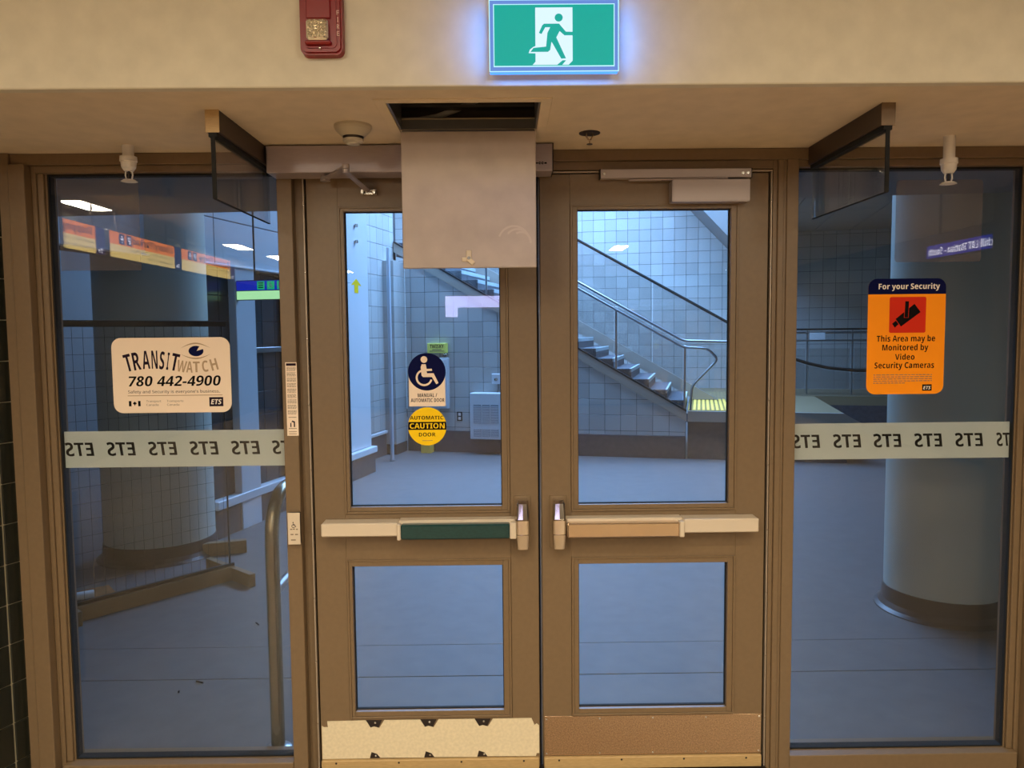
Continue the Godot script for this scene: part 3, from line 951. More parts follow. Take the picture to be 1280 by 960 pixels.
func build_stairs() -> void:
	var t := thing("staircase", "glass-sided stone stairs climbing from the yellow-edged landing", "stairs", Vector3(2.34, 0, 0), "", K)
	# landing
	var stairs := t
	t = thing("stair_landing", "raised landing with a yellow ribbed warning strip at the stair foot", "landing", Vector3(3.3, 0, -1.3), "", K)
	var st := begin()
	bx(st, Vector3(2.365, 0, -2.6), Vector3(4.35, 0.505, -0.02))
	bx(st, Vector3(2.365, 0, -4.18), Vector3(9.0, 0.505, -2.6))
	part(st, "landing_base", M.wall_base, t)
	st = begin()
	prism(st, PackedVector2Array([Vector2(2.365, 0.505), Vector2(4.2, 0.505), Vector2(4.55, 0.36), Vector2(4.55, 0.50), Vector2(4.3, 0.645), Vector2(2.365, 0.645)]), -0.06, 0.02)
	part(st, "landing_edge", M.stringer_grey, t)
	st = begin()
	bx(st, Vector3(2.365, 0.505, -2.6), Vector3(4.3, 0.643, -0.06))
	bx(st, Vector3(2.365, 0.505, -4.18), Vector3(9.0, 0.643, -2.6))
	part(st, "landing", M.landing_tan, t)
	st = begin()
	bx(st, Vector3(2.36, 0.643, -1.78), Vector3(3.4, 0.650, -0.05), 0.002)
	var pad := part(st, "tactile_strip", M.tactile_gap, t, "yellow ribbed warning strip")
	for k in 17:
		var rib := box_of(Vector3(2.372 + 0.0605 * k, 0.650, -1.77), Vector3(2.408 + 0.0605 * k, 0.657, -0.06), 0.002)
		part(rib, "rib", M.tactile_yellow, pad).position = Vector3.ZERO
	# steps
	t = stairs
	for k in 17:
		var u1 := 2.332 - 0.24 * k
		var y1 := 0.785 + 0.14 * k
		st = begin()
		bx(st, Vector3(u1 - 0.27, y1 - 0.20, -1.55), Vector3(u1, y1, -0.06), 0.003)
		var step := part(st, "step", M.step_stone, t)
		st = begin()
		bx(st, Vector3(u1 - 0.022, y1 - 0.05, -1.55), Vector3(u1 + 0.003, y1 + 0.002, -0.06), 0.002)
		part(st, "nosing", M.step_nosing, step).position = Vector3.ZERO
	# side string, a grey band with a black cap
	var line := func(u: float, rise: float) -> Vector2: return Vector2(u, 1.491 - 0.577 * (u - 0.888) + rise)
	st = begin()
	prism(st, PackedVector2Array([line.call(2.349, 0.0), line.call(2.349, -0.145), line.call(-1.78, -0.145), line.call(-1.78, 0.0)]), -0.06, 0.03)
	part(st, "string", M.stringer_grey, t)
	st = begin()
	prism(st, PackedVector2Array([line.call(2.349, 0.012), line.call(2.349, -0.012), line.call(-1.78, -0.012), line.call(-1.78, 0.012)]), -0.065, 0.036)
	part(st, "string_cap", M.black_rubber, t)
	# near balustrade: posts, glass, rails
	var us := [2.325, 1.413, 0.50, -0.41, -1.32]
	for u in us:
		var y: float = 1.491 - 0.577 * (u - 0.888)
		st = begin()
		bx(st, Vector3(u - 0.014, y - 0.05, -0.035), Vector3(u + 0.014, y + 0.86, -0.005), 0.004)
		part(st, "post", M.steel, t)
	for i in us.size() - 1:
		st = begin()
		var a: float = us[i] - 0.03
		var b: float = us[i + 1] + 0.03
		prism(st, PackedVector2Array([line.call(a, 0.03), line.call(a, 0.86), line.call(b, 0.86), line.call(b, 0.03)]), -0.026, -0.014)
		part(st, "glass_panel", M.stair_glass, t)
	for h in [0.905, 0.82]:
		st = begin()
		var p := []
		for u in [-1.78, 0.0, 2.3]:
			var q: Vector2 = line.call(u, h)
			p.append(Vector3(q.x, q.y, 0.03))
		var e: Vector2 = line.call(2.3, h)
		p.append(Vector3(3.0 if h > 0.9 else 2.62, e.y - 0.02, 0.03))
		if h < 0.9:
			p.append(Vector3(2.75, e.y - 0.16, 0.03))
			p.append(Vector3(2.42, 0.98, 0.03))
			p.append(Vector3(2.40, 0.66, 0.03))
		tube(st, rounded_path(p, 0.07, 5), 0.017, 10)
		part(st, "handrail", M.steel, t)
	# far balustrade with a black handrail
	var s := thing("escalator", "grey glass escalator side with a black handrail behind the stairs", "escalator", Vector3(2.9, 0.645, -1.62), "", K)
	var top := func(u: float, drop: float) -> Vector2: return Vector2(u, 3.15 - 0.578 * (u - 0.639) - drop)
	for i in 4:
		var a := 3.0 - 1.2 * i
		st = begin()
		for q in Geometry2D.intersect_polygons(PackedVector2Array([top.call(a - 0.006, 1.25), top.call(a - 0.006, 0.02), top.call(a - 1.194, 0.02), top.call(a - 1.194, 1.25)]), rect(-3.0, 0.67, 3.2, 8.0)):
			prism(st, q, -1.626, -1.614)
		part(st, "glass_panel", M.escalator_glass, s)
	st = begin()
	tube(st, [Vector3(3.0, 3.15 - 0.578 * 2.361, -1.62), Vector3(-1.8, 3.15 + 0.578 * 2.439, -1.62)], 0.022, 10)
	part(st, "handrail", M.black_rubber, s)
	st = begin()
	for q in Geometry2D.intersect_polygons(PackedVector2Array([top.call(2.98, 1.25), top.call(2.98, 1.45), top.call(-1.8, 1.45), top.call(-1.8, 1.25)]), rect(-2.0, 0.66, 3.2, 6.0)):
		prism(st, q, -1.70, -1.58)
	part(st, "skirt", M.stringer_grey, s)
	# guard rail at the back of the landing, seen through the right sidelight
	var g := thing("landing_guard", "steel and glass guard with level rails across the landing", "guard rail", Vector3(4.9, 0.645, -3.0), "", K)
	for u in [3.55, 4.23, 4.92, 5.6, 6.3, 7.0]:
		part(box_of(Vector3(u - 0.013, 0.645, -3.02), Vector3(u + 0.013, 1.70, -2.99), 0.004), "post", M.steel, g)
	for y in [1.715, 1.655, 1.53]:
		st = begin()
		tube(st, [Vector3(3.4, y, -2.98), Vector3(7.2, y, -2.98)], 0.014, 8)
		part(st, "rail", M.steel if y < 1.7 else M.black_rubber, g)
	for i in 5:
		part(box_of(Vector3(3.58 + 0.685 * i, 0.74, -3.01), Vector3(4.20 + 0.685 * i, 1.40, -3.0)), "glass_panel", M.escalator_glass, g)
	var note := thing("guard_notice", "small white notice plate fixed to the landing guard rails", "notice", Vector3(4.3, 1.55, -2.96), "", K)
	part(box_of(Vector3(4.26, 1.54, -2.962), Vector3(4.50, 1.66, -2.955), 0.002), "plate", M.panel_white, note)
	var hr := thing("escalator_handrail", "black curved moving handrail sweeping past the landing guard", "handrail", Vector3(4.6, 1.1, -2.6), "", K)
	st = begin()
	tube(st, [Vector3(3.3, 1.42, -2.6), Vector3(3.9, 1.27, -2.6), Vector3(4.2, 1.17, -2.6), Vector3(4.5, 1.10, -2.6), Vector3(4.9, 1.06, -2.6), Vector3(5.4, 1.06, -2.6), Vector3(6.4, 1.08, -2.6)], 0.026, 10)
	part(st, "belt", M.black_rubber, hr)
	st = begin()
	prism(st, PackedVector2Array([Vector2(3.3, 1.38), Vector2(3.9, 1.23), Vector2(4.2, 1.13), Vector2(4.5, 1.06), Vector2(4.9, 1.02), Vector2(6.4, 1.04), Vector2(6.4, 0.66), Vector2(3.3, 0.66)]), -2.606, -2.594)
	part(st, "glass_side", M.escalator_glass, hr)

func build_left_wall() -> void:
	# tiled return wall by the corner
	var w := struct("wall_left_tiled", "pale tiled side wall meeting the stair wall at the corner", "wall", Vector3.ZERO, K)
	part(box_of(Vector3(-2.0, 0, -0.1), Vector3(-1.801, 3.5, 1.66)), "grout_bed", M.tile_grout, w)
	var xf := Transform3D(Basis(Vector3(0, 0, -1), Vector3.UP, Vector3(1, 0, 0)), Vector3(-1.80, 0, 1.66))
	tiled(w, xf, rect(0.0, 0.31, 1.66, 3.5), 0.0, 0.361 - TILE, 8, 16, ["wall_tile_0", "wall_tile_1"])
	part(box_of(Vector3(-1.82, 0, 0.0), Vector3(-1.785, 0.308, 1.66), 0.004), "base", M.wall_base, w)
	part(box_of(Vector3(-1.80, 0.308, 0.0), Vector3(-1.765, 0.345, 1.66), 0.004), "sill", M.panel_white, w)
	# corner pier, one block to a course
	var p := struct("wall_pier", "narrow tiled pier standing in the corner by the steel pole", "pier", Vector3(-1.71, 0, 0.2), K)
	part(box_of(Vector3(-1.795, 0, 0.005), Vector3(-1.635, 2.70, 0.40)), "core", M.tile_grout, p)
	for j in 12:
		var y := 0.361 + TILE * (j - 0.0) - TILE * 0.0
		if y + TILE < 2.95:
			part(box_of(Vector3(-1.80, y - 0.213, 0.006), Vector3(-1.63, y, 0.406), 0.003), "tile", M["wall_tile_%d" % (j % 3)], p)
	# glazed front along the hall: base, ledge, pilaster, dark tiles, bulkhead
	w = struct("wall_glazed", "side wall of the hall with a pale ledge and dark tiled bays", "wall", Vector3(-1.4, 0, 3.2), K)
	part(box_of(Vector3(-1.62, 0, 1.66), Vector3(-1.39, 0.25, 4.86), 0.004), "base", M.wall_base, w)
	part(box_of(Vector3(-1.62, 0.25, 1.66), Vector3(-1.36, 0.325, 4.86), 0.006), "ledge", M.panel_white, w)
	part(box_of(Vector3(-1.62, 0.325, 1.66), Vector3(-1.452, 2.31, 4.86)), "backing", M.floor_joint, w)
	xf = Transform3D(Basis(Vector3(0, 0, -1), Vector3.UP, Vector3(1, 0, 0)), Vector3(-1.45, 0, 4.86))
	tiled(w, xf, rect(0.0, 0.33, 2.55, 2.31), 0.0, 0.33, 12, 10, ["dark_tile"])
	part(box_of(Vector3(-1.50, 0.0, 4.20), Vector3(-1.375, 2.31, 4.50), 0.006), "pilaster", M.panel_white, w, "pale scuffed pilaster")
	part(box_of(Vector3(-1.46, 0.33, 3.62), Vector3(-1.40, 2.31, 3.68), 0.004), "mullion", M.dark_steel, w)
	part(box_of(Vector3(-1.46, 1.55, 2.30), Vector3(-1.41, 1.60, 4.20), 0.004), "transom", M.steel, w)
	part(box_of(Vector3(-1.60, 0.33, 1.70), Vector3(-1.42, 5.0, 2.30), 0.006), "glass_pylon", M.panel_white, w, "tall pale blue pylon panel")
	for y in [2.985, 2.798]:
		var st := begin()
		lathe(st, [Vector2(0, 0.035), Vector2(0.022, 0.03), Vector2(0.026, 0.012), Vector2(0.012, 0.0)], Vector3(-1.42, y, 2.03), 16, Basis(Vector3(0, 0, 1), -PI / 2))
		part(st, "bolt", M.chrome, w)
	var b := struct("wall_upper", "smooth pale panelled bulkhead above the glazed bays", "bulkhead", Vector3(-1.4, 2.31, 3.4), K)
	part(box_of(Vector3(-1.75, 2.31, 2.30), Vector3(-1.40, 5.9, 7.2)), "bed", M.floor_joint, b)
	for i in 2:
		for j in 4:
			var y0: float = [2.31, 2.69, 3.55, 4.4][j]
			var y1: float = [2.682, 3.542, 4.392, 5.25][j]
			part(box_of(Vector3(-1.41, y0, 2.31 + 2.45 * i), Vector3(-1.385, y1, 4.75 + 2.45 * i), 0.003), "panel", M.panel_white, b)
	part(box_of(Vector3(-1.42, 2.295, 2.30), Vector3(-1.36, 2.312, 7.2), 0.003), "lip", M.panel_white, b)
	part(box_of(Vector3(-1.80, 2.31, 1.66), Vector3(-1.60, 5.9, 2.30)), "return", M.panel_white, b)

func column(u: float, w: float, r: float, top: float, label: String) -> void:
	var t := thing("round_column", label, "column", Vector3(u, 0, w), "round concourse columns", K)
	var st := begin()
	lathe(st, [Vector2(r, 0.10), Vector2(r, top)], Vector3(u, 0, w), 64)
	part(st, "shaft", M.column_paint, t)
	st = begin()
	lathe(st, [Vector2(r + 0.055, 0.0), Vector2(r + 0.052, 0.006), Vector2(r + 0.03, 0.022), Vector2(r + 0.012, 0.05), Vector2(r + 0.006, 0.135), Vector2(r - 0.01, 0.138)], Vector3(u, 0, w), 64)
	part(st, "cove_base", M.column_base, t)

func plank(st: SurfaceTool, a: Vector3, b: Vector3, wide: float, tall: float) -> void:
	var d := (b - a)
	var x := d.normalized()
	var z := x.cross(Vector3.UP).normalized()
	bx(st, Vector3(0, 0, -wide / 2), Vector3(d.length(), tall, wide / 2), 0.003, Transform3D(Basis(x, z.cross(x), z), a))

func build_columns_and_fence() -> void:
	column(-1.62, 5.24, 0.405, 5.9, "round white column behind the wire fence")
	column(3.98, 5.24, 0.325, 3.45, "round white column with a dark cove base behind the security notice")
	var a := Vector3(-2.86, 0, -1.48)
	var b := Vector3(-2.06, 0, -2.40)
	var dir := (b - a).normalized()
	var side := dir.cross(Vector3.UP).normalized()
	var t := thing("wire_fence", "wire mesh fence panel on a timber base before the left column", "fence", (a + b) / 2)
	var st := begin()
	plank(st, a, b, 0.045, 0.095)
	part(st, "base_beam", M.lumber, t)
	for e in [[b, 0.26, 0.34], [a + dir * 0.18, 0.10, 0.34]]:
		st = begin()
		plank(st, e[0] + side * e[1] - dir * 0.01, e[0] - side * e[2] - dir * 0.01, 0.045, 0.09)
		part(st, "foot", M.lumber, t)
	st = begin()
	plank(st, a + Vector3(0, 1.775, 0), b + Vector3(0, 1.775, 0), 0.03, 0.04)
	part(st, "top_rail", M.fence_steel, t)
	st = begin()
	plank(st, a + Vector3(0, 0.097, 0), b + Vector3(0, 0.097, 0), 0.025, 0.022)
	part(st, "bottom_rail", M.fence_steel, t)
	for q in [a, b - dir * 0.03]:
		st = begin()
		bx(st, q + Vector3(-0.005, 0.097, -0.005), q + Vector3(0.005, 1.78, 0.005), 0.001)
		part(st, "post", M.fence_steel, t)
	st = begin()
	var length := (b - a).length()
	var n := int(length / 0.06)
	for i in range(1, n):
		var p := a + dir * (length * i / n)
		tube(st, [p + Vector3(0, 0.11, 0), p + Vector3(0, 1.78, 0)], 0.0012, 5)
	for j in range(1, 17):
		tube(st, [a + Vector3(0, 0.11 + 0.1 * j, 0) + side * 0.003, b + Vector3(0, 0.11 + 0.1 * j, 0) + side * 0.003], 0.0012, 5)
	part(st, "wire_mesh", M.wire, t).set_meta("kind", "stuff")
	var block := thing("timber_block", "loose timber block lying on the floor behind the fence foot", "timber", Vector3(-2.36, 0, -3.0))
	st = begin()
	plank(st, Vector3(-2.62, 0, -2.92), Vector3(-2.20, 0, -3.07), 0.06, 0.10)
	part(st, "block", M.lumber, block)
	var sheet := thing("cardboard_sheet", "brown cardboard sheet lying at the foot of the left column", "cardboard", Vector3(-2.9, 0, -2.2))
	st = begin()
	bx(st, Vector3(-0.22, 0, -0.14), Vector3(0.30, 0.006, 0.10), 0.001, Transform3D(Basis(Vector3.UP, 0.7), Vector3(-3.02, 0.001, -1.98)))
	part(st, "sheet", M.cardboard, sheet)
	var roll := thing("paper_roll", "white paper roll lying behind the fence on the cardboard", "roll", Vector3(-2.93, 0.035, -1.96))
	st = begin()
	tube(st, [Vector3(-3.02, 0.036, -1.90), Vector3(-2.84, 0.036, -2.02)], 0.027, 14)
	part(st, "roll", M.paper, roll)
	for q in [[-1.66, -0.80, 0.4, "dark curled scrap on the floor joint near the left sidelight"], [-1.72, -0.70, 1.2, "tiny dark crumb on the floor just before the joint"], [-1.62, -1.55, 0.9, "dark twig-like scrap on the floor before the fence"]]:
		var sc := thing("floor_scrap", q[3], "scrap", Vector3(q[0], 0, q[1]), "floor scraps")
		st = begin()
		var ca := Vector3(cos(q[2]), 0, sin(q[2])) * (0.022 if q[2] != 1.2 else 0.008)
		tube(st, [Vector3(q[0], 0.004, q[1]) - ca, Vector3(q[0], 0.007, q[1] + 0.004), Vector3(q[0], 0.004, q[1]) + ca], 0.004, 6)
		part(st, "scrap", M.print_black, sc)
	# bent tube guard just outside the left sidelight
	var g := thing("tube_guard", "bent bronze tube guard rail on a round floor flange by the left sidelight", "guard rail", Vector3(-1.09, 0, -0.19))
	st = begin()
	tube(st, rounded_path([Vector3(-1.088, 0.006, -0.19), Vector3(-1.088, 1.06, -0.19), Vector3(-1.088, 1.06, -1.25), Vector3(-1.088, 0.006, -1.25)], 0.2, 10), 0.028, 20)
	part(st, "tube", M.bronze_steel, g)
	st = begin()
	tube(st, [Vector3(-1.088, 0.66, -0.20), Vector3(-1.088, 0.66, -1.25)], 0.022, 16)
	part(st, "lower_rail", M.steel, g)
	for z in [-0.19, -1.25]:
		st = begin()
		lathe(st, [Vector2(0.055, 0.0), Vector2(0.053, 0.008), Vector2(0.034, 0.016), Vector2(0.028, 0.016)], Vector3(-1.088, 0, z), 28)
		part(st, "floor_flange", M.steel, g)

func build_concourse_things() -> void:
	var p := thing("steel_pole", "slim vertical steel pole standing by the tiled corner", "pole", Vector3(-1.5, 0, 0.88), "", K)
	var st := begin()
	lathe(st, [Vector2(0.026, 0.0), Vector2(0.026, 2.85), Vector2(0, 2.86)], Vector3(-1.5, 0, 0.88), 20)
	part(st, "tube", M.pole_paint, p)
	st = begin()
	lathe(st, [Vector2(0.045, 0.0), Vector2(0.043, 0.008), Vector2(0.026, 0.012)], Vector3(-1.5, 0, 0.88), 20)
	part(st, "floor_flange", M.steel, p)
	# wall heater
	var h := thing("wall_heater", "white wall heater cabinet with grey grilles on the tiled wall", "heater", Vector3(-0.37, 0.22, 0.1), "", K)
	part(box_of(Vector3(-0.608, 0.222, 0.006), Vector3(-0.13, 0.872, 0.20), 0.008), "cabinet", M.heater_white, h)
	for i in 3:
		for v in [[0.45, 0.71], [0.26, 0.37]]:
			var x := -0.555 + 0.125 * i
			var gr := part(box_of(Vector3(x, v[0], 0.198), Vector3(x + 0.112, v[1], 0.203), 0.001), "grille", M.heater_grille, h)
			st = begin()
			var k := int((v[1] - v[0]) / 0.022)
			for q in k:
				bx(st, Vector3(x + 0.006, v[0] + 0.008 + 0.022 * q, 0.203), Vector3(x + 0.106, v[0] + 0.018 + 0.022 * q, 0.206))
			part(st, "slats", M.heater_white, gr).position = Vector3.ZERO
	var o := thing("thermostat_box", "small pale control box on the tiles above the heater", "control box", Vector3(-0.26, 0.9, 0.03), "", K)
	part(box_of(Vector3(-0.325, 0.99, 0.006), Vector3(-0.19, 1.135, 0.06), 0.006), "box", M.panel_white, o)
	st = begin()
	tube(st, [Vector3(-0.24, 0.99, 0.03), Vector3(-0.235, 0.93, 0.04), Vector3(-0.24, 0.872, 0.05)], 0.014, 10)
	part(st, "conduit", M.galvanised, o)
	st = begin()
	lathe(st, [Vector2(0, 0.02), Vector2(0.022, 0.018), Vector2(0.026, 0)], Vector3(-0.262, 1.055, 0.06), 18, Basis(Vector3.RIGHT, PI / 2))
	part(st, "dial", M.chrome, o)
	o = thing("wall_outlet", "steel wall outlet with two sockets left of the heater", "outlet", Vector3(-0.82, 0.45, 0.01), "", K)
	part(box_of(Vector3(-0.862, 0.452, 0.006), Vector3(-0.782, 0.585, 0.012), 0.002), "plate", M.dark_steel, o)
	for y in [0.49, 0.548]:
		part(box_of(Vector3(-0.842, y - 0.020, 0.012), Vector3(-0.802, y + 0.020, 0.016), 0.004), "socket", M.white_paint, o)
	# lime green box on top of a wall cabinet
	o = thing("wall_cabinet", "white wall cabinet behind the wheelchair sticker on the tiled wall", "cabinet", Vector3(-1.12, 0.62, 0.05), "", K)
	part(box_of(Vector3(-1.30, 0.635, 0.006), Vector3(-0.965, 1.36, 0.10), 0.006), "body", M.panel_white, o)
	part(box_of(Vector3(-1.29, 0.66, 0.10), Vector3(-0.98, 1.34, 0.106), 0.003), "door", M.heater_white, o)
	part(box_of(Vector3(-1.05, 1.365, 0.02), Vector3(-0.97, 1.42, 0.10), 0.006), "valve", M.chrome, o)
	o = thing("lime_box", "lime green box with dark lettering above the wall cabinet", "box", Vector3(-1.13, 1.44, 0.05), "", K)
	part(box_of(Vector3(-1.265, 1.43, 0.006), Vector3(-0.985, 1.57, 0.10), 0.004), "carton", M.lime, o)
	text_part("TWISKY", -1.12, 1.525, 0.21, 0.055, 0.1012, M.print_purple, o)
	flat_part(rect(-1.23, 1.452, -1.01, 1.462), 0.1005, 0.1012, "print_line", M.print_grey, o)
	flat_part(rect(-1.19, 1.472, -1.05, 1.482), 0.1005, 0.1012, "print_line", M.print_grey, o)
	o = thing("tan_brick", "small tan block standing on the floor against the dark base", "block", Vector3(-1.27, 0, 0.12), "", K)
	part(box_of(Vector3(-1.35, 0.001, 0.06), Vector3(-1.20, 0.14, 0.20), 0.006), "block", M.tactile_yellow, o)
	o = thing("arrow_decal", "yellow arrow decal on the pale pylon panel", "decal", Vector3(-1.41, 2.2, 2.03), "", K)
	var face := Transform3D(Basis(Vector3(0, 0, -2.4), Vector3.UP, Vector3(1, 0, 0)), Vector3(-1.4195, 2.28, 2.03))
	st = begin()
	prism(st, PackedVector2Array([Vector2(-0.06, 0.0), Vector2(0, 0.085), Vector2(0.06, 0.0), Vector2(0.022, 0.012), Vector2(0.022, -0.085), Vector2(-0.022, -0.085), Vector2(-0.022, 0.012)]), 0.0, 0.001, face)
	part(st, "arrow", M.print_yellow, o)
	# hanging illuminated sign in the hall
	glow("sign_mint", Color(0.72, 1.0, 0.74), 1.0)
	glow("sign_blue", Color(0.06, 0.16, 0.72), 1.0)
	glow("sign_green", Color(0.10, 0.72, 0.50), 0.9)
	o = thing("hall_sign", "blue and mint illuminated sign hanging before the left hall wall", "sign", Vector3(-0.95, 2.0, 4.5), "", K)
	part(box_of(Vector3(-1.37, 2.015, 4.44), Vector3(-0.45, 2.185, 4.495), 0.004), "housing", M.dark_steel, o)
	part(box_of(Vector3(-1.362, 2.02, 4.494), Vector3(-0.46, 2.092, 4.500)), "mint_panel", M.sign_mint, o)
	part(box_of(Vector3(-1.362, 2.098, 4.494), Vector3(-0.46, 2.178, 4.500)), "blue_panel", M.sign_blue, o)
	for i in 3:
		var x := -1.16 + 0.095 * i
		var ic := part(box_of(Vector3(x, 2.103, 4.499), Vector3(x + 0.07, 2.173, 4.502)), "icon_panel", M.sign_green, o)
		st = begin()
		if i == 0:
			for q in 3:
				bx(st, Vector3(x + 0.012, 2.116 + 0.019 * q, 4.502), Vector3(x + 0.058, 2.125 + 0.019 * q, 4.5025))
		elif i == 1:
			wheelchair(st, x + 0.035, 2.138, 0.028, 4.502, 4.5025)
		else:
			prism(st, rrect(x + 0.016, 2.112, x + 0.054, 2.165, 0.008), 4.502, 4.5025)
		part(st, "icon", M.print_navy if i == 0 else M.print_white, ic).position = Vector3.ZERO
	for u in [-1.2, -0.6]:
		st = begin()
		tube(st, [Vector3(u, 2.18, 4.47), Vector3(u, 5.9, 4.47)], 0.008, 8)
		part(st, "rod", M.dark_steel, o)

func wheelchair(st: SurfaceTool, x: float, y: float, s: float, z0: float, z1: float) -> void:
	prism(st, disc(x - 0.18 * s, y + 0.82 * s, 0.2 * s, 16), z0, z1)
	stroke(st, [Vector2(x - 0.16 * s, y + 0.5 * s), Vector2(x - 0.1 * s, y - 0.02 * s), Vector2(x + 0.36 * s, y - 0.06 * s), Vector2(x + 0.66 * s, y - 0.62 * s)], 0.11 * s, z0, z1)
	stroke(st, [Vector2(x - 0.12 * s, y + 0.3 * s), Vector2(x + 0.34 * s, y + 0.24 * s)], 0.08 * s, z0, z1)
	stroke(st, arc_points(x - 0.12 * s, y - 0.3 * s, 0.5 * s, 115, 340, 18), 0.075 * s, z0, z1)

# ---------------------------------------------------------------- things on the header and the soffit
func build_header_things() -> void:
	# fire alarm strobe
	var a := thing("fire_alarm", "red fire alarm with a clear strobe on the header wall", "fire alarm", Vector3(-0.612, 2.466, 0.731))
	var st := begin()
	prism(st, rrect(-0.669, 2.468, -0.555, 2.640, 0.018), 0.731, 0.758)
	prism(st, rrect(-0.664, 2.473, -0.560, 2.635, 0.016), 0.758, 0.766)
	prism(st, rrect(-0.655, 2.482, -0.569, 2.626, 0.012), 0.766, 0.770)
	part(st, "housing", M.alarm_red, a)
	part(box_of(Vector3(-0.648, 2.556, 0.770), Vector3(-0.583, 2.62, 0.776), 0.003), "sounder_cover", M.alarm_red, a)
	st = begin()
	bx(st, Vector3(-0.646, 2.497, 0.768), Vector3(-0.588, 2.552, 0.790), 0.006)
	for i in 6:
		for j in 6:
			var p := Vector3(-0.642 + 0.0085 * i, 2.501 + 0.0078 * j, 0.790)
			var tip := p + Vector3(0.00425 + rng.randf_range(-0.003, 0.003), 0.0039 + rng.randf_range(-0.003, 0.003), 0.006)
			var k := [p, p + Vector3(0.0085, 0, 0), p + Vector3(0.0085, 0.0078, 0), p + Vector3(0, 0.0078, 0)]
			for e in 4:
				tri(st, k[e], k[(e + 1) % 4], tip, Vector3(0, 0, 1))
	part(st, "strobe", M.strobe_lens, a, "clear faceted strobe lens")
	st = begin()
	bx(st, Vector3(-0.652, 2.488, 0.768), Vector3(-0.581, 2.498, 0.784), 0.004)
	part(st, "strobe_shelf", M.alarm_red, a)
	st = begin()
	lathe(st, [Vector2(0, 0.003), Vector2(0.003, 0.002), Vector2(0.004, 0)], Vector3(-0.614, 2.482, 0.770), 12, Basis(Vector3.RIGHT, PI / 2))
	part(st, "screw", M.bright_screw, a)
	st = begin()
	for i in 4:
		letters(st, "FIRE"[i], -0.5655, 2.574 - 0.018 * i, 0.004 if i == 1 else 0.0075, 0.0125, 0.7668, true)
	part(st, "lettering", M.alarm_white, a)

	# exit sign
	glow("exit_green", Color(0.0, 0.65, 0.60), 0.95)
	glow("exit_white", Color(0.84, 0.94, 1.0), 1.0)
	glow("exit_edge", Color(0.42, 0.58, 0.90), 0.8)
	glow("exit_rim", Color(0.72, 0.95, 1.0), 1.0)
	glow("exit_side", Color(0.25, 0.52, 1.0), 2.0)
	var e := thing("exit_sign", "lit green running man exit sign on the header wall", "exit sign", Vector3(0.01, 2.418, 0.731))
	e.scale = Vector3(0.988, 0.954, 1.0)
	e.position.y = 2.410
	part(box_of(Vector3(-0.150, 2.432, 0.731), Vector3(0.171, 2.606, 0.781)), "back_box", M.white_paint, e)
	st = begin()
	ring(st, -0.158, 2.424, 0.179, 2.608, -0.1625, 2.4195, 0.1835, 2.6125, 0.7610, 0.7810, 0.0)
	part(st, "edge_light", M.exit_side, e)
	part(box_of(Vector3(-0.164, 2.418, 0.7810), Vector3(0.185, 2.614, 0.7855), 0.001), "acrylic_plate", M.exit_edge, e)
	st = begin()
	ring(st, -0.1615, 2.4205, 0.1825, 2.6115, -0.164, 2.418, 0.185, 2.614, 0.7855, 0.7865)
	ring(st, -0.150, 2.4345, 0.171, 2.599, -0.1525, 2.4315, 0.1735, 2.6015, 0.7855, 0.7865)
	part(st, "bright_rim", M.exit_rim, e)
	part(box_of(Vector3(-0.150, 2.4345, 0.7855), Vector3(0.171, 2.599, 0.7870)), "green_face", M.exit_green, e)
	var ep := func(pts: Array) -> PackedVector2Array:
		var o := PackedVector2Array()
		for k in range(0, pts.size(), 2):
			o.append(Vector2(-0.151 + (pts[k] - 110.0) * 0.000321, 2.600 - (pts[k + 1] - 20.0) * 0.000315))
		return o
	st = begin()
	prism(st, ep.call([457, 48, 768, 48, 768, 505, 735, 540, 432, 540, 457, 512]), 0.7870, 0.7874)
	prism(st, ep.call([400, 438, 410, 408, 440, 384, 457, 377, 457, 440]), 0.7870, 0.7874)
	part(st, "doorway", M.exit_white, e)
	st = begin()
	prism(st, ep.call([530, 187, 655, 187, 712, 256, 770, 258, 770, 287, 700, 287, 660, 250, 632, 305, 712, 485, 672, 487, 592, 340, 580, 412, 562, 428, 415, 428, 440, 394, 546, 383, 558, 265, 582, 217, 540, 217, 508, 275, 487, 265, 515, 200]), 0.7874, 0.7878)
	var hp: Vector2 = ep.call([653, 135])[0]
	prism(st, disc(hp.x, hp.y, 0.0108, 24), 0.7874, 0.7878)
	prism(st, ep.call([638, 541, 684, 502, 713, 502, 680, 541]), 0.7874, 0.7878)
	part(st, "running_man", M.exit_green, e)
	area_light("exit_glow", Vector3(-0.166, 2.515, 0.7710), Vector3.LEFT, Vector2(0.18, 0.018), Color(0.25, 0.55, 1.0), 0.022, Vector3.UP)
	area_light("exit_glow", Vector3(0.187, 2.515, 0.7710), Vector3.RIGHT, Vector2(0.18, 0.018), Color(0.25, 0.55, 1.0), 0.022, Vector3.UP)
	area_light("exit_glow", Vector3(0.01, 2.4085, 0.7710), Vector3.DOWN, Vector2(0.33, 0.018), Color(0.25, 0.55, 1.0), 0.06, Vector3.RIGHT)

	# smoke detector
	var d := thing("smoke_detector", "round beige smoke detector on the soffit left of the hatch", "smoke detector", Vector3(-0.614, 2.33, 0.344))
	st = begin()
	lathe(st, [Vector2(0.060, 2.392), Vector2(0.060, 2.384), Vector2(0.056, 2.376), Vector2(0.037, 2.356), Vector2(0.034, 2.356)], Vector3(-0.614, 0, 0.344), 40)
	part(st, "base", M.grey_plastic, d)
	st = begin()
	lathe(st, [Vector2(0.034, 2.356), Vector2(0.032, 2.350), Vector2(0.032, 2.346)], Vector3(-0.614, 0, 0.344), 40)
	part(st, "slot", M.dark_steel, d)
	st = begin()
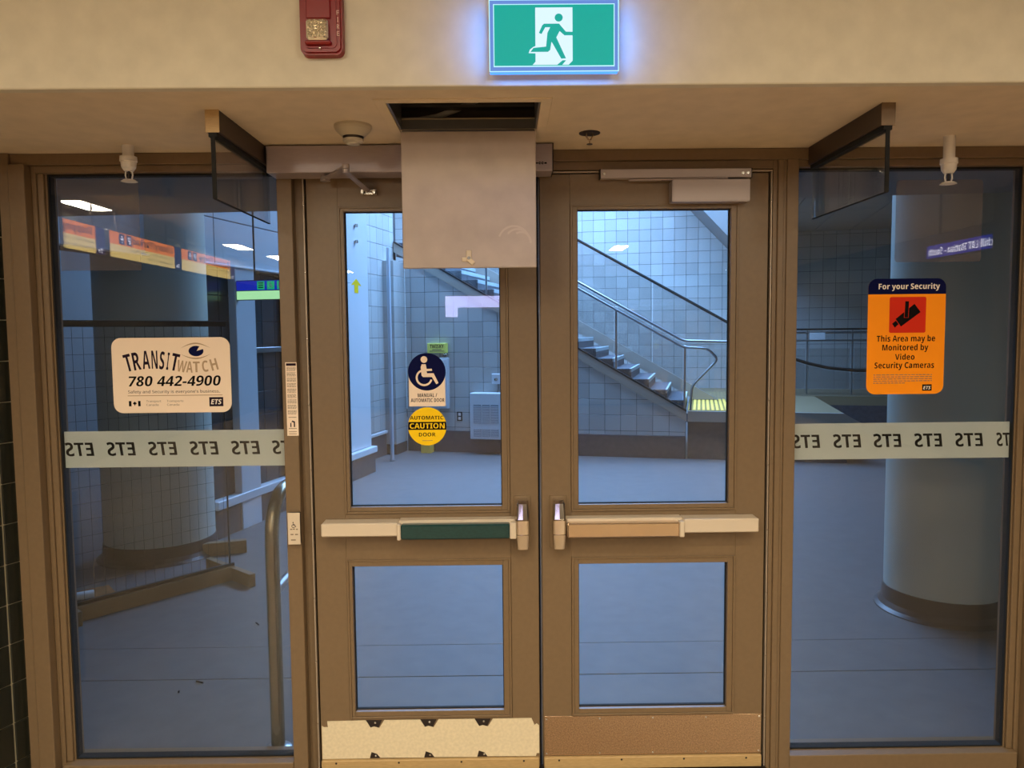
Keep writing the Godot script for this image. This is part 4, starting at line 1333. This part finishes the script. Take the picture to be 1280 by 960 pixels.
	lathe(st, [Vector2(0.0335, 2.348), Vector2(0.0325, 2.340), Vector2(0.022, 2.336), Vector2(0.020, 2.331), Vector2(0, 2.330)], Vector3(-0.614, 0, 0.344), 40)
	part(st, "sensor_cap", M.grey_plastic, d)

	# pendant sprinklers
	for q in [[-1.458, 0.108, 0.0, "white pendant sprinkler hanging before the left sidelight"], [1.443, 0.150, 0.040, "longer white pendant sprinkler hanging before the right sidelight"]]:
		var x: float = q[0]
		var z: float = q[1]
		var dy: float = -q[2]
		var s := thing("pendant_sprinkler", q[3], "sprinkler", Vector3(x, 2.265 + dy, z), "pendant sprinklers")
		st = begin()
		lathe(st, [Vector2(0.019, 2.392), Vector2(0.019, 2.352 + dy)], Vector3(x, 0, z), 28)
		part(st, "pipe", M.white_paint, s)
		st = begin()
		lathe(st, [Vector2(0.019, 2.354 + dy), Vector2(0.028, 2.353 + dy), Vector2(0.029, 2.336 + dy), Vector2(0.026, 2.334 + dy), Vector2(0.024, 2.315 + dy), Vector2(0.016, 2.303 + dy), Vector2(0.0, 2.302 + dy)], Vector3(x, 0, z), 28)
		part(st, "collar", M.white_paint, s)
		st = begin()
		for k in [-1.0, 1.0]:
			tube(st, [Vector3(x + k * 0.011, 2.304 + dy, z), Vector3(x + k * 0.013, 2.288 + dy, z), Vector3(x + k * 0.009, 2.272 + dy, z)], 0.0028, 8)
		part(st, "frame_arms", M.white_paint, s)
		st = begin()
		lathe(st, [Vector2(0, 2.303 + dy), Vector2(0.004, 2.302 + dy), Vector2(0.004, 2.276 + dy), Vector2(0, 2.275 + dy)], Vector3(x, 0, z), 12)
		part(st, "bulb", M.dark_steel, s)
		st = begin()
		lathe(st, [Vector2(0.008, 2.275 + dy), Vector2(0.020, 2.272 + dy), Vector2(0.028, 2.266 + dy), Vector2(0.0, 2.266 + dy)], Vector3(x, 0, z), 28)
		part(st, "deflector", M.white_paint, s)
	# flush sprinkler
	var s2 := thing("flush_sprinkler", "dark brass recessed sprinkler in the soffit right of the hatch", "sprinkler", Vector3(0.166, 2.35, 0.232))
	st = begin()
	lathe(st, [Vector2(0.036, 2.392), Vector2(0.036, 2.389), Vector2(0.024, 2.388), Vector2(0.0, 2.389)], Vector3(0.166, 0, 0.232), 32)
	part(st, "escutcheon", M.dark_steel, s2)
	st = begin()
	for k in [-1.0, 1.0]:
		tube(st, [Vector3(0.166 + k * 0.010, 2.389, 0.232), Vector3(0.166 + k * 0.011, 2.380, 0.232), Vector3(0.166 + k * 0.003, 2.368, 0.232)], 0.0025, 8)
	tube(st, [Vector3(0.166, 2.370, 0.232), Vector3(0.166, 2.354, 0.232)], 0.002, 8)
	part(st, "frame_arms", M.brass_bar, s2)
	st = begin()
	lathe(st, [Vector2(0.0, 2.355), Vector2(0.010, 2.3545), Vector2(0.010, 2.353), Vector2(0, 2.3525)], Vector3(0.166, 0, 0.232), 20)
	part(st, "deflector", M.dark_steel, s2)

	# glass smoke baffles running back from the frame
	for q in [[-1.0, -0.998, 0.531, "glass smoke baffle under a dark channel left of the doors"], [1.0, 1.024, 0.552, "glass smoke baffle under a dark channel right of the doors"]]:
		var x: float = q[1]
		var z: float = q[2]
		var t := thing("smoke_baffle", q[3], "smoke baffle", Vector3(x, 2.13, z / 2), "glass smoke baffles")
		part(box_of(Vector3(x - 0.020, 2.326, 0.004), Vector3(x + 0.020, 2.392, z - 0.002), 0.001), "channel", M.baffle_bronze, t)
		part(box_of(Vector3(x - 0.021, 2.325, z - 0.002), Vector3(x + 0.021, 2.392, z + 0.001), 0.0005), "end_cap", M.sweep_paint if x < 0 else M.brown_paint, t)
		part(box_of(Vector3(x - 0.013, 2.312, 0.004), Vector3(x + 0.013, 2.326, z), 0.001), "gasket", M.black_rubber, t)
		var b := BoxMesh.new()
		b.size = Vector3(0.008, 0.182, z - 0.008)
		b.material = M.baffle_glass
		copy_part(b, "glass", t, Transform3D(Basis(), Vector3(x, 2.221, z / 2)))
		part(box_of(Vector3(x - 0.006, 2.130, z - 0.004), Vector3(x + 0.006, 2.312, z + 0.001)), "front_edge", M.black_rubber, t)
		part(box_of(Vector3(x - 0.0042, 2.1275, 0.004), Vector3(x + 0.0042, 2.130, z)), "bottom_edge", M.black_rubber, t)

func build_door_things() -> void:
	# automatic operator over the left door
	var o := thing("door_operator", "long grey metal door operator box over the left door", "door operator", Vector3(-0.46, 2.292, 0.0))
	part(box_of(Vector3(-0.971, 2.292, 0.0), Vector3(0.049, 2.388, 0.11), 0.003), "cover", M.operator_metal, o)
	part(box_of(Vector3(0.047, 2.291, 0.002), Vector3(0.051, 2.389, 0.111), 0.001), "end_cap", M.dark_steel, o)
	var st := begin()
	bx(st, Vector3(-0.020, 2.317, 0.110), Vector3(-0.004, 2.3215, 0.1106))
	bx(st, Vector3(0.018, 2.3165, 0.110), Vector3(0.027, 2.322, 0.1106))
	for k in 2:
		stroke(st, arc_points(0.002 + 0.010 * k, 2.3192, 0.0034, 0, 330, 12), 0.0013, 0.110, 0.1106)
	part(st, "maker_mark", M.print_black, o)
	st = begin()
	lathe(st, [Vector2(0.013, 2.294), Vector2(0.013, 2.283), Vector2(0.011, 2.282), Vector2(0.013, 2.281), Vector2(0.013, 2.268), Vector2(0, 2.268)], Vector3(-0.668, 0, 0.21), 20)
	lathe(st, [Vector2(0, 2.300), Vector2(0.012, 2.299), Vector2(0.013, 2.294)], Vector3(-0.668, 0, 0.21), 20)
	part(st, "elbow", M.closer_metal, o)
	st = begin()
	plank(st, Vector3(-0.775, 2.276, 0.055), Vector3(-0.668, 2.284, 0.21), 0.026, 0.009)
	part(st, "upper_arm", M.closer_metal, o)
	st = begin()
	lathe(st, [Vector2(0.016, 2.292), Vector2(0.018, 2.272), Vector2(0, 2.272)], Vector3(-0.775, 0, 0.055), 18)
	part(st, "spindle", M.closer_metal, o)
	st = begin()
	plank(st, Vector3(-0.668, 2.268, 0.21), Vector3(-0.632, 2.243, 0.0), 0.022, 0.008)
	part(st, "lower_arm", M.closer_metal, o)
	st = begin()
	bx(st, Vector3(-0.660, 2.234, -0.02), Vector3(-0.600, 2.254, -0.008), 0.002)
	bx(st, Vector3(-0.658, 2.234, -0.008), Vector3(-0.645, 2.252, 0.010), 0.002)
	bx(st, Vector3(-0.615, 2.234, -0.008), Vector3(-0.602, 2.252, 0.010), 0.002)
	part(st, "shoe", M.bright_screw, o)
	# closer on the right door
	var c := thing("door_closer", "grey door closer and slide track at the top of the right door", "door closer", Vector3(0.63, 2.19, 0.0))
	part(box_of(Vector3(0.229, 2.281, -0.012), Vector3(0.789, 2.315, 0.020), 0.002), "track", M.closer_metal, c)
	part(box_of(Vector3(0.227, 2.2805, -0.012), Vector3(0.2305, 2.3155, 0.021)), "track_end", M.black_rubber, c)
	part(box_of(Vector3(0.787, 2.2805, -0.012), Vector3(0.7905, 2.3155, 0.021)), "track_end", M.black_rubber, c)
	for x in [0.243, 0.775, 0.756]:
		st = begin()
		lathe(st, [Vector2(0, 0.002), Vector2(0.005, 0.0018), Vector2(0.0065, 0)], Vector3(x, 2.298, 0.020), 14, Basis(Vector3.RIGHT, PI / 2))
		part(st, "screw", M.bright_screw, c)
	st = begin()
	prism(st, rrect(0.491, 2.191, 0.778, 2.272, 0.006), -0.02, 0.036)
	prism(st, rrect(0.494, 2.194, 0.775, 2.269, 0.006), 0.036, 0.040)
	part(st, "body", M.closer_metal, c)
	st = begin()
	plank(st, Vector3(0.335, 2.272, 0.012), Vector3(0.70, 2.274, 0.022), 0.022, 0.006)
	part(st, "slide_arm", M.closer_metal, c)
	# push button on the mullion
	var b := thing("door_button", "brass accessible door push button on the left mullion", "push button", Vector3(-0.936, 0.922, 0.0))
	part(box_of(Vector3(-0.957, 0.924, 0.0), Vector3(-0.914, 1.044, 0.020), 0.002), "box", M.dark_steel, b)
	part(box_of(Vector3(-0.959, 0.923, 0.020), Vector3(-0.9125, 1.045, 0.0235), 0.001), "plate", M.cream_metal, b)
	st = begin()
	wheelchair(st, -0.936, 0.998, 0.012, 0.0235, 0.0238)
	part(st, "wheelchair_mark", M.print_purple, b)
	st = begin()
	for q in [[-0.950, 0.982, -0.942], [-0.940, 0.983, -0.932], [-0.928, 0.982, -0.921], [-0.949, 0.962, -0.938], [-0.932, 0.962, -0.921], [-0.948, 0.941, -0.930]]:
		bx(st, Vector3(q[0], q[1] - 0.0022, 0.0235), Vector3(q[2], q[1] + 0.0022, 0.0238))
	part(st, "fine_print", M.print_grey, b)

# ---------------------------------------------------------------- stickers
func build_stickers() -> void:
	# transit watch
	var t := thing("transit_watch_sticker", "cream sticker with an eye and a phone number on the left sidelight", "sticker", Vector3(-1.405, 1.424, -0.05))
	var fx := func(x: float) -> float: return -1.630 + (x - 60.0) * 0.000396
	var fy := func(y: float) -> float: return 1.711 - (y - 80.0) * 0.000394
	flat_part(rrect(-1.631, 1.4235, -1.180, 1.711, 0.036, 8), -0.05, -0.0494, "backing", M.print_cream, t)
	var z := -0.0492
	var st := begin()
	for q in [["T", 212, 320, 70, 168, 13.0], ["R", 293, 305, 72, 172, 9.0], ["A", 385, 293, 72, 176, 3.0], ["N", 468, 292, 58, 176, 0.0], ["S", 540, 300, 46, 176, -6.0], ["I", 597, 308, 20, 168, -9.0], ["T", 664, 318, 74, 168, -13.0]]:
		letters(st, q[0], 0, 0, q[3] * 0.000396, q[4] * 0.000394, 0, true, Transform3D(Basis(Vector3(0, 0, 1), deg_to_rad(q[5])), Vector3(fx.call(q[1]), fy.call(q[2]), z)))
	part(st, "name_lettering", M.print_purple, t)
	st = begin()
	for q in [["W", 728, 358, 92, 112, -11.0], ["A", 802, 366, 62, 108, -4.0], ["T", 868, 366, 66, 104, 0.0], ["C", 952, 360, 58, 110, 6.0], ["H", 1038, 344, 66, 112, 14.0]]:
		letters(st, q[0], 0, 0, q[3] * 0.000396, q[4] * 0.000394, 0, true, Transform3D(Basis(Vector3(0, 0, 1), deg_to_rad(q[5])), Vector3(fx.call(q[1]), fy.call(q[2]), z)))
	part(st, "name_lettering", M.print_tan, t)
	for v in [[183.0, -46.0], [242.0, 42.0]]:
		st = begin()
		var up := []
		var down := []
		for i in 17:
			var s := i / 16.0
			var x := lerpf(722, 1008, s)
			var bend: float = v[1] * sin(PI * s)
			up.append(Vector2(fx.call(x), fy.call(v[0] + bend - 6.0 * sin(PI * s))))
			down.push_front(Vector2(fx.call(x), fy.call(v[0] + bend + 6.0 * sin(PI * s) + 0.5)))
		prism(st, PackedVector2Array(up + down), -0.0494, z)
		part(st, "eyelid", M.print_tan, t)
	st = begin()
	var iris := PackedVector2Array([Vector2(fx.call(875), fy.call(212))])
	for i in 29:
		var a := deg_to_rad(62.0 + 320.0 * i / 28.0)
		iris.append(Vector2(fx.call(870.0 + 72.0 * cos(a)), fy.call(212.0 - 51.0 * sin(a))))
	prism(st, iris, -0.0494, z)
	part(st, "iris", M.print_navy, t)
	text_part("780 442-4900", fx.call(651), fy.call(500), 890 * 0.000396, 100 * 0.000394, z, M.print_black, t, true, 0.18)
	text_part("Safety and Security is everyone's business.", fx.call(643), fy.call(607), 885 * 0.000396, 40 * 0.000394, z, M.print_purple, t, false)
	flat_part(rect(fx.call(195), fy.call(645), fx.call(1110), fy.call(638)), -0.0494, z, "rule", M.print_tan, t)
	st = begin()
	prism(st, rect(fx.call(203), fy.call(744), fx.call(228), fy.call(692)), -0.0494, z)
	prism(st, rect(fx.call(292), fy.call(744), fx.call(316), fy.call(692)), -0.0494, z)
	var leaf := PackedVector2Array()
	for q in [[260, 694], [266, 706], [274, 702], [271, 713], [281, 712], [276, 721], [264, 728], [262, 740], [258, 740], [256, 728], [244, 721], [239, 712], [249, 713], [246, 702], [254, 706]]:
		leaf.append(Vector2(fx.call(q[0]), fy.call(q[1])))
	prism(st, leaf, -0.0494, z)
	part(st, "flag", M.print_black, t)
	for q in [["Transport", 443, 699, 143, 26], ["Canada", 430, 731, 116, 22], ["Transports", 650, 699, 160, 26], ["Canada", 630, 731, 118, 22]]:
		text_part(q[0], fx.call(q[1]), fy.call(q[2]), q[3] * 0.000396, q[4] * 0.000394, z, M.print_grey, t, false)
	flat_part(rect(fx.call(980), fy.call(752), fx.call(1115), fy.call(662)), -0.0494, z, "logo_box", M.print_purple, t)
	text_part("ETS", fx.call(1048), fy.call(707), 96 * 0.000396, 50 * 0.000394, z + 0.0002, M.print_white, t, true, 0.2)

	# security notice
	t = thing("security_sticker", "orange video security notice on the right sidelight", "sticker", Vector3(1.413, 1.465, -0.05))
	fx = func(x: float) -> float: return 1.2635 + (x - 18.0) * 0.000501
	fy = func(y: float) -> float: return 1.909 - (y - 48.0) * 0.000509
	flat_part(rrect(1.2635, 1.4655, 1.5625, 1.909, 0.034, 8), -0.05, -0.0494, "backing", M.print_orange, t)
	st = begin()
	var head := rrect(1.2635, 1.4655, 1.5625, 1.909, 0.034, 8)
	for q in Geometry2D.intersect_polygons(head, rect(1.2, fy.call(165), 1.7, 2.0)):
		prism(st, q, -0.0494, z)
	part(st, "heading_band", M.print_navy, t)
	text_part("For your Security", fx.call(332), fy.call(112), 470 * 0.000501, 58 * 0.000509, z + 0.0002, M.print_white, t)
	flat_part(rrect(fx.call(184), fy.call(455), fx.call(465), fy.call(186), 0.007), -0.0494, z, "picture_square", M.print_red, t)
	st = begin()
	var cam := PackedVector2Array()
	for q in [[232, 350], [375, 238], [424, 300], [275, 408]]:
		cam.append(Vector2(fx.call(q[0]), fy.call(q[1])))
	prism(st, cam, z, z + 0.0002)
	cam = PackedVector2Array()
	for q in [[206, 386], [236, 362], [256, 390], [228, 416]]:
		cam.append(Vector2(fx.call(q[0]), fy.call(q[1])))
	prism(st, cam, z, z + 0.0002)
	part(st, "camera_picture", M.print_black, t)
	st = begin()
	stroke(st, [Vector2(fx.call(317), fy.call(222)), Vector2(fx.call(314), fy.call(342))], 0.0088, z + 0.0002, z + 0.0004)
	part(st, "bracket_outline", M.print_red, t)
	st = begin()
	stroke(st, [Vector2(fx.call(318), fy.call(218)), Vector2(fx.call(314), fy.call(340))], 0.0071, z + 0.0004, z + 0.0006)
	part(st, "bracket_picture", M.print_black, t)
	for q in [["This Area may be", 316, 504, 450, 62], ["Monitored by", 313, 571, 355, 62], ["Video", 311, 636, 150, 46], ["Security Cameras", 309, 706, 460, 62]]:
		text_part(q[0], fx.call(q[1]), fy.call(q[2]), q[3] * 0.000501, q[4] * 0.000509, z, M.print_black, t)
	st = begin()
	for k in 5:
		var x := 72.0
		var stop := 525.0 if k < 4 else 320.0
		while x < stop:
			var n := rng.randf_range(14, 40)
			prism(st, rect(fx.call(x), fy.call(775.5 + 15.5 * k), fx.call(minf(x + n, stop)), fy.call(770.0 + 15.5 * k)), -0.0494, z)
			x += n + 6
	part(st, "fine_print", M.print_grey, t)
	flat_part(rect(fx.call(452), fy.call(895), fx.call(525), fy.call(847)), -0.0494, z, "logo_box", M.print_black, t)
	text_part("ETS", fx.call(489), fy.call(872), 54 * 0.000501, 26 * 0.000509, z + 0.0002, M.print_white, t, true, 0.2)

	# ETS film bands on the far face of the sidelights, so they read backwards from here
	for s in [-1.0, 1.0]:
		t = thing("safety_band", "frosted safety film band lettered backwards across the left sidelight" if s < 0 else "frosted safety film band lettered backwards across the right sidelight", "film band", Vector3(s * 1.4, 1.21, -0.061))
		st = begin()
		bxs(st, s, 0.974, 1.835, 1.212, 1.353, -0.0612, -0.0606)
		part(st, "film", M.film_band, t)
		for c in ([-1.777, -1.617, -1.457, -1.2975, -1.1375] if s < 0 else [1.038, 1.1985, 1.356, 1.516, 1.6755]):
			text_part("ETS", c, 1.2835, 0.107, 0.054, -0.0603, M.print_black, t, true, 0.12, true)
		text_part("TS", -0.998 if s < 0 else 1.810, 1.2835, 0.070 if s < 0 else 0.052, 0.054, -0.0603, M.print_black, t, true, 0.12, true)
		# the backs of two notices stuck on the far face
		var n := thing("notice_back", "translucent grey back of a square notice at the top of the left sidelight" if s < 0 else "translucent grey back of a rounded notice at the top of the right sidelight", "notice", Vector3(s * 1.6, 1.967, -0.061))
		if s < 0:
			flat_part(rect(-1.812, 1.968, -1.508, 2.310), -0.0608, -0.0604, "film", M.grey_film, n)
		else:
			flat_part(rrect(1.367, 1.972, 1.699, 2.282, 0.014), -0.0608, -0.0604, "film", M.grey_film, n)

	# wheelchair sticker on the left door glass
	t = thing("wheelchair_sticker", "navy round wheelchair sticker on a cream tab, on the left door glass", "sticker", Vector3(-0.429, 1.438, -0.04))
	flat_part(rect(-0.4985, 1.4385, -0.3595, 1.571), -0.04, -0.0396, "backing", M.print_cream, t)
	flat_part(disc(-0.429, 1.571, 0.072, 56), -0.04, -0.0394, "disc", M.print_navy, t)
	st = begin()
	var ax := func(x: float) -> float: return -0.429 + (x - 208.0) * 0.00048
	var ay := func(y: float) -> float: return 1.571 - (y - 288.0) * 0.00048
	prism(st, disc(ax.call(187), ay.call(190), 0.0128, 24), -0.0394, -0.0391)
	prism(st, PackedVector2Array([Vector2(ax.call(160), ay.call(250)), Vector2(ax.call(168), ay.call(228)), Vector2(ax.call(200), ay.call(228)), Vector2(ax.call(208), ay.call(265)), Vector2(ax.call(248), ay.call(264)), Vector2(ax.call(250), ay.call(281)), Vector2(ax.call(206), ay.call(283)), Vector2(ax.call(210), ay.call(300)), Vector2(ax.call(262), ay.call(300)), Vector2(ax.call(300), ay.call(378)), Vector2(ax.call(282), ay.call(388)), Vector2(ax.call(248), ay.call(330)), Vector2(ax.call(178), ay.call(330)), Vector2(ax.call(166), ay.call(318))]), -0.0394, -0.0391)
	stroke(st, arc_points(ax.call(186), ay.call(335), 0.0285, 112, 345, 22), 0.0036, -0.0394, -0.0391)
	part(st, "wheelchair", M.print_cream, t)
	text_part("MANUAL /", ax.call(210), ay.call(475), 0.0745, 0.0145, -0.0394, M.print_purple, t)
	text_part("AUTOMATIC DOOR", ax.call(211), ay.call(515), 0.129, 0.0140, -0.0394, M.print_purple, t)

	# caution sticker
	t = thing("caution_sticker", "yellow round automatic door caution sticker on the left door glass", "sticker", Vector3(-0.431, 1.287, -0.04))
	flat_part(disc(-0.431, 1.361, 0.074, 56), -0.04, -0.0396, "disc", M.print_yellow, t)
	st = begin()
	for q in Geometry2D.intersect_polygons(disc(-0.431, 1.361, 0.0738, 56), rect(-0.6, 1.3478, -0.3, 1.3785)):
		prism(st, q, -0.0396, -0.0394)
	part(st, "band", M.print_black, t)
	text_part("AUTOMATIC", -0.4325, 1.3945, 0.128, 0.0142, -0.0394, M.print_black, t)
	text_part("CAUTION", -0.431, 1.3632, 0.134, 0.0205, -0.0391, M.print_yellow, t)
	text_part("DOOR", -0.4315, 1.3295, 0.064, 0.0148, -0.0394, M.print_black, t)
	flat_part(rect(-0.451, 1.3048, -0.411, 1.3068), -0.0396, -0.0394, "fine_print", M.print_grey, t)

	# instruction label on the mullion
	t = thing("instruction_label", "tall narrow printed label on the left mullion above the button", "label", Vector3(-0.935, 1.336, 0.0))
	flat_part(rect(-0.9565, 1.336, -0.9135, 1.614), 0.0, 0.0006, "backing", M.print_cream, t)
	flat_part(rect(-0.9535, 1.601, -0.9165, 1.6105), 0.0006, 0.0009, "heading_bar", M.print_purple, t)
	st = begin()
	for k in 44:
		if k % 5 == 4:
			continue
		var x := -0.952
		while x < -0.920:
			var n := rng.randf_range(0.004, 0.011)
			prism(st, rect(x, 1.5945 - 0.0041 * k, minf(x + n, -0.918), 1.5964 - 0.0041 * k), 0.0006, 0.0009)
			x += n + 0.0016
	for y in [1.405, 1.3625, 1.350, 1.342]:
		prism(st, rect(-0.950, y, -0.920, y + 0.0022), 0.0006, 0.0009)
	part(st, "fine_print", M.print_grey, t)
	st = begin()
	prism(st, PackedVector2Array([Vector2(-0.944, 1.369), Vector2(-0.944, 1.384), Vector2(-0.940, 1.386), Vector2(-0.940, 1.369)]), 0.0006, 0.0009)
	prism(st, PackedVector2Array([Vector2(-0.940, 1.386), Vector2(-0.936, 1.394), Vector2(-0.926, 1.390), Vector2(-0.926, 1.369), Vector2(-0.931, 1.369), Vector2(-0.931, 1.386), Vector2(-0.936, 1.388)]), 0.0006, 0.0009)
	part(st, "logo", M.print_purple, t)

# ---------------------------------------------------------------- lit signs along the corridor, seen as reflections in the glass
func build_signs_behind() -> void:
	glow("sign_orange", Color(1.0, 0.52, 0.10), 6.0)
	glow("sign_cream", Color(1.0, 0.86, 0.52), 5.5)
	glow("sign_purple", Color(0.12, 0.06, 0.35), 4.0)
	glow("sign_white", Color(0.95, 0.95, 1.0), 7.5)
	glow("sign_station_blue", Color(0.08, 0.08, 0.58), 5.5)
	glow("sign_yellow", Color(1.0, 0.85, 0.05), 9.0)
	glow("sign_lilac", Color(0.80, 0.78, 1.0), 9.0)
	# facing +x along the left side: local x runs towards the doors
	var rows := [
		[3.67, 4.49, "orange lit shopping sign hanging nearest the tiled wing wall", "Shopping", ["Winston Churchill Square - 102 Avenue", "Edmonton City Centre"], false],
		[4.57, 6.20, "long orange lit library and parkade sign with parking icons", "Library/Parkade", ["Stanley Milner Library - Citadel Theatre", "Canada Place - City Hall"], true],
		[6.22, 8.00, "orange lit business centre sign at the far end of its row", "Business Centre", ["Canada Place"], true]]
	for q in rows:
		var mid: float = (q[0] + q[1]) / 2
		var half: float = (q[1] - q[0]) / 2
		var t := thing("wayfinding_sign", q[2], "sign", Vector3(-4.0, 2.49, mid), "orange corridor signs")
		var xf := Transform3D(Basis(Vector3(0, 0, -1), Vector3.UP, Vector3(1, 0, 0)), Vector3(-4.0, 0, mid))
		var st := begin()
		bx(st, Vector3(-half, 2.49, -0.12), Vector3(half, 2.765, -0.004), 0.004, xf)
		part(st, "housing", M.dark_steel, t)
		var a := -half + 0.18
		st = begin()
		bx(st, Vector3(a, 2.63, -0.004), Vector3(half - 0.01, 2.755, 0.0), 0.0, xf)
		part(st, "orange_panel", M.sign_orange, t)
		st = begin()
		bx(st, Vector3(a, 2.50, -0.004), Vector3(half - 0.01, 2.63, 0.0), 0.0, xf)
		part(st, "cream_panel", M.sign_cream, t)
		st = begin()
		bx(st, Vector3(-half + 0.01, 2.50, -0.004), Vector3(a, 2.755, 0.0), 0.0, xf)
		part(st, "arrow_panel", M.sign_purple, t)
		st = begin()
		prism(st, PackedVector2Array([Vector2(-0.06, 2.66), Vector2(0, 2.735), Vector2(0.06, 2.66), Vector2(0.02, 2.66), Vector2(0.02, 2.575), Vector2(-0.02, 2.575), Vector2(-0.02, 2.66)]), 0.0, 0.002, xf * Transform3D(Basis(), Vector3(-half + 0.095, 0, 0)))
		letters(st, "To", -half + 0.095, 2.535, 0.08, 0.045, 0.002, true, xf)
		part(st, "arrow", M.sign_white, t)
		st = begin()
		var w: float = minf(0.068 * q[3].length(), 2.0 * half - 0.32)
		letters(st, q[3], a + 0.05 + w / 2, 2.692, w, 0.10, 0.002, true, xf)
		part(st, "heading", M.print_black, t)
		for k in q[4].size():
			st = begin()
			var n: float = minf(0.026 * q[4][k].length(), 2.0 * half - 0.26)
			letters(st, q[4][k], a + 0.04 + n / 2, 2.597 - 0.055 * k, n, 0.036, 0.002, false, xf)
			part(st, "detail_line", M.print_black, t)
		if q[5]:
			for k in 2:
				var x: float = half - 0.44 + 0.15 * k
				st = begin()
				bx(st, Vector3(x, 2.64, 0.0), Vector3(x + 0.11, 2.745, 0.002), 0.0, xf)
				var ic := part(st, "icon_panel", M.sign_purple, t)
				st = begin()
				letters(st, "P" if k == 0 else "+", x + 0.055, 2.692, 0.05, 0.07, 0.004, true, xf)
				part(st, "icon", M.sign_white, ic).position = Vector3.ZERO
		for e in [-0.7, 0.7]:
			st = begin()
			tube(st, [xf * Vector3(half * e, 2.765, -0.06), xf * Vector3(half * e, 3.0, -0.06)], 0.012, 8)
			part(st, "rod", M.dark_steel, t)
	# blue station sign on the right, facing -x
	var s := thing("station_sign", "blue lit station name sign hanging along the right of the corridor", "sign", Vector3(4.0, 2.385, 3.84))
	var yf := Transform3D(Basis(Vector3(0, 0, 1), Vector3.UP, Vector3(-1, 0, 0)), Vector3(4.0, 0, 3.84))
	var st := begin()
	bx(st, Vector3(-0.62, 2.385, -0.10), Vector3(0.64, 2.515, -0.004), 0.004, yf)
	part(st, "housing", M.dark_steel, s)
	st = begin()
	bx(st, Vector3(-0.61, 2.39, -0.004), Vector3(0.63, 2.51, 0.0), 0.0, yf)
	part(st, "blue_panel", M.sign_station_blue, s)
	st = begin()
	letters(st, "Churchill LRT Station - South", 0.01, 2.448, 1.17, 0.072, 0.002, true, yf)
	part(st, "lettering", M.sign_white, s)
	for e in [-0.5, 0.5]:
		st = begin()
		tube(st, [yf * Vector3(e, 2.515, -0.05), yf * Vector3(e, 3.0, -0.05)], 0.012, 8)
		part(st, "rod", M.dark_steel, s)
	# narrow totem with a yellow and a white panel
	s = thing("totem_sign", "narrow lit totem sign with a yellow panel on the right of the corridor", "sign", Vector3(4.2, 0, 3.2))
	part(box_of(Vector3(4.0, 0.0, 3.05), Vector3(4.12, 2.78, 3.17), 0.006), "post", M.dark_steel, s)
	part(box_of(Vector3(3.994, 2.50, 3.065), Vector3(4.0, 2.72, 3.155)), "pale_panel", M.sign_cream, s)
	part(box_of(Vector3(3.994, 2.36, 3.065), Vector3(4.0, 2.46, 3.155)), "yellow_panel", M.sign_yellow, s)
	part(box_of(Vector3(3.994, 2.27, 3.065), Vector3(4.0, 2.36, 3.155)), "white_panel", M.sign_white, s)
	# lit L-shaped lamp at the far end of the corridor
	s = thing("corner_lamp", "lilac white L-shaped lit lamp on the far corridor wall", "lamp", Vector3(-0.73, 2.06, 14.75))
	part(box_of(Vector3(-1.52, 2.30, 14.74), Vector3(-0.20, 2.56, 14.79), 0.004), "long_arm", M.sign_lilac, s)
	part(box_of(Vector3(-1.52, 2.08, 14.74), Vector3(-1.24, 2.30, 14.79), 0.004), "short_arm", M.sign_lilac, s)
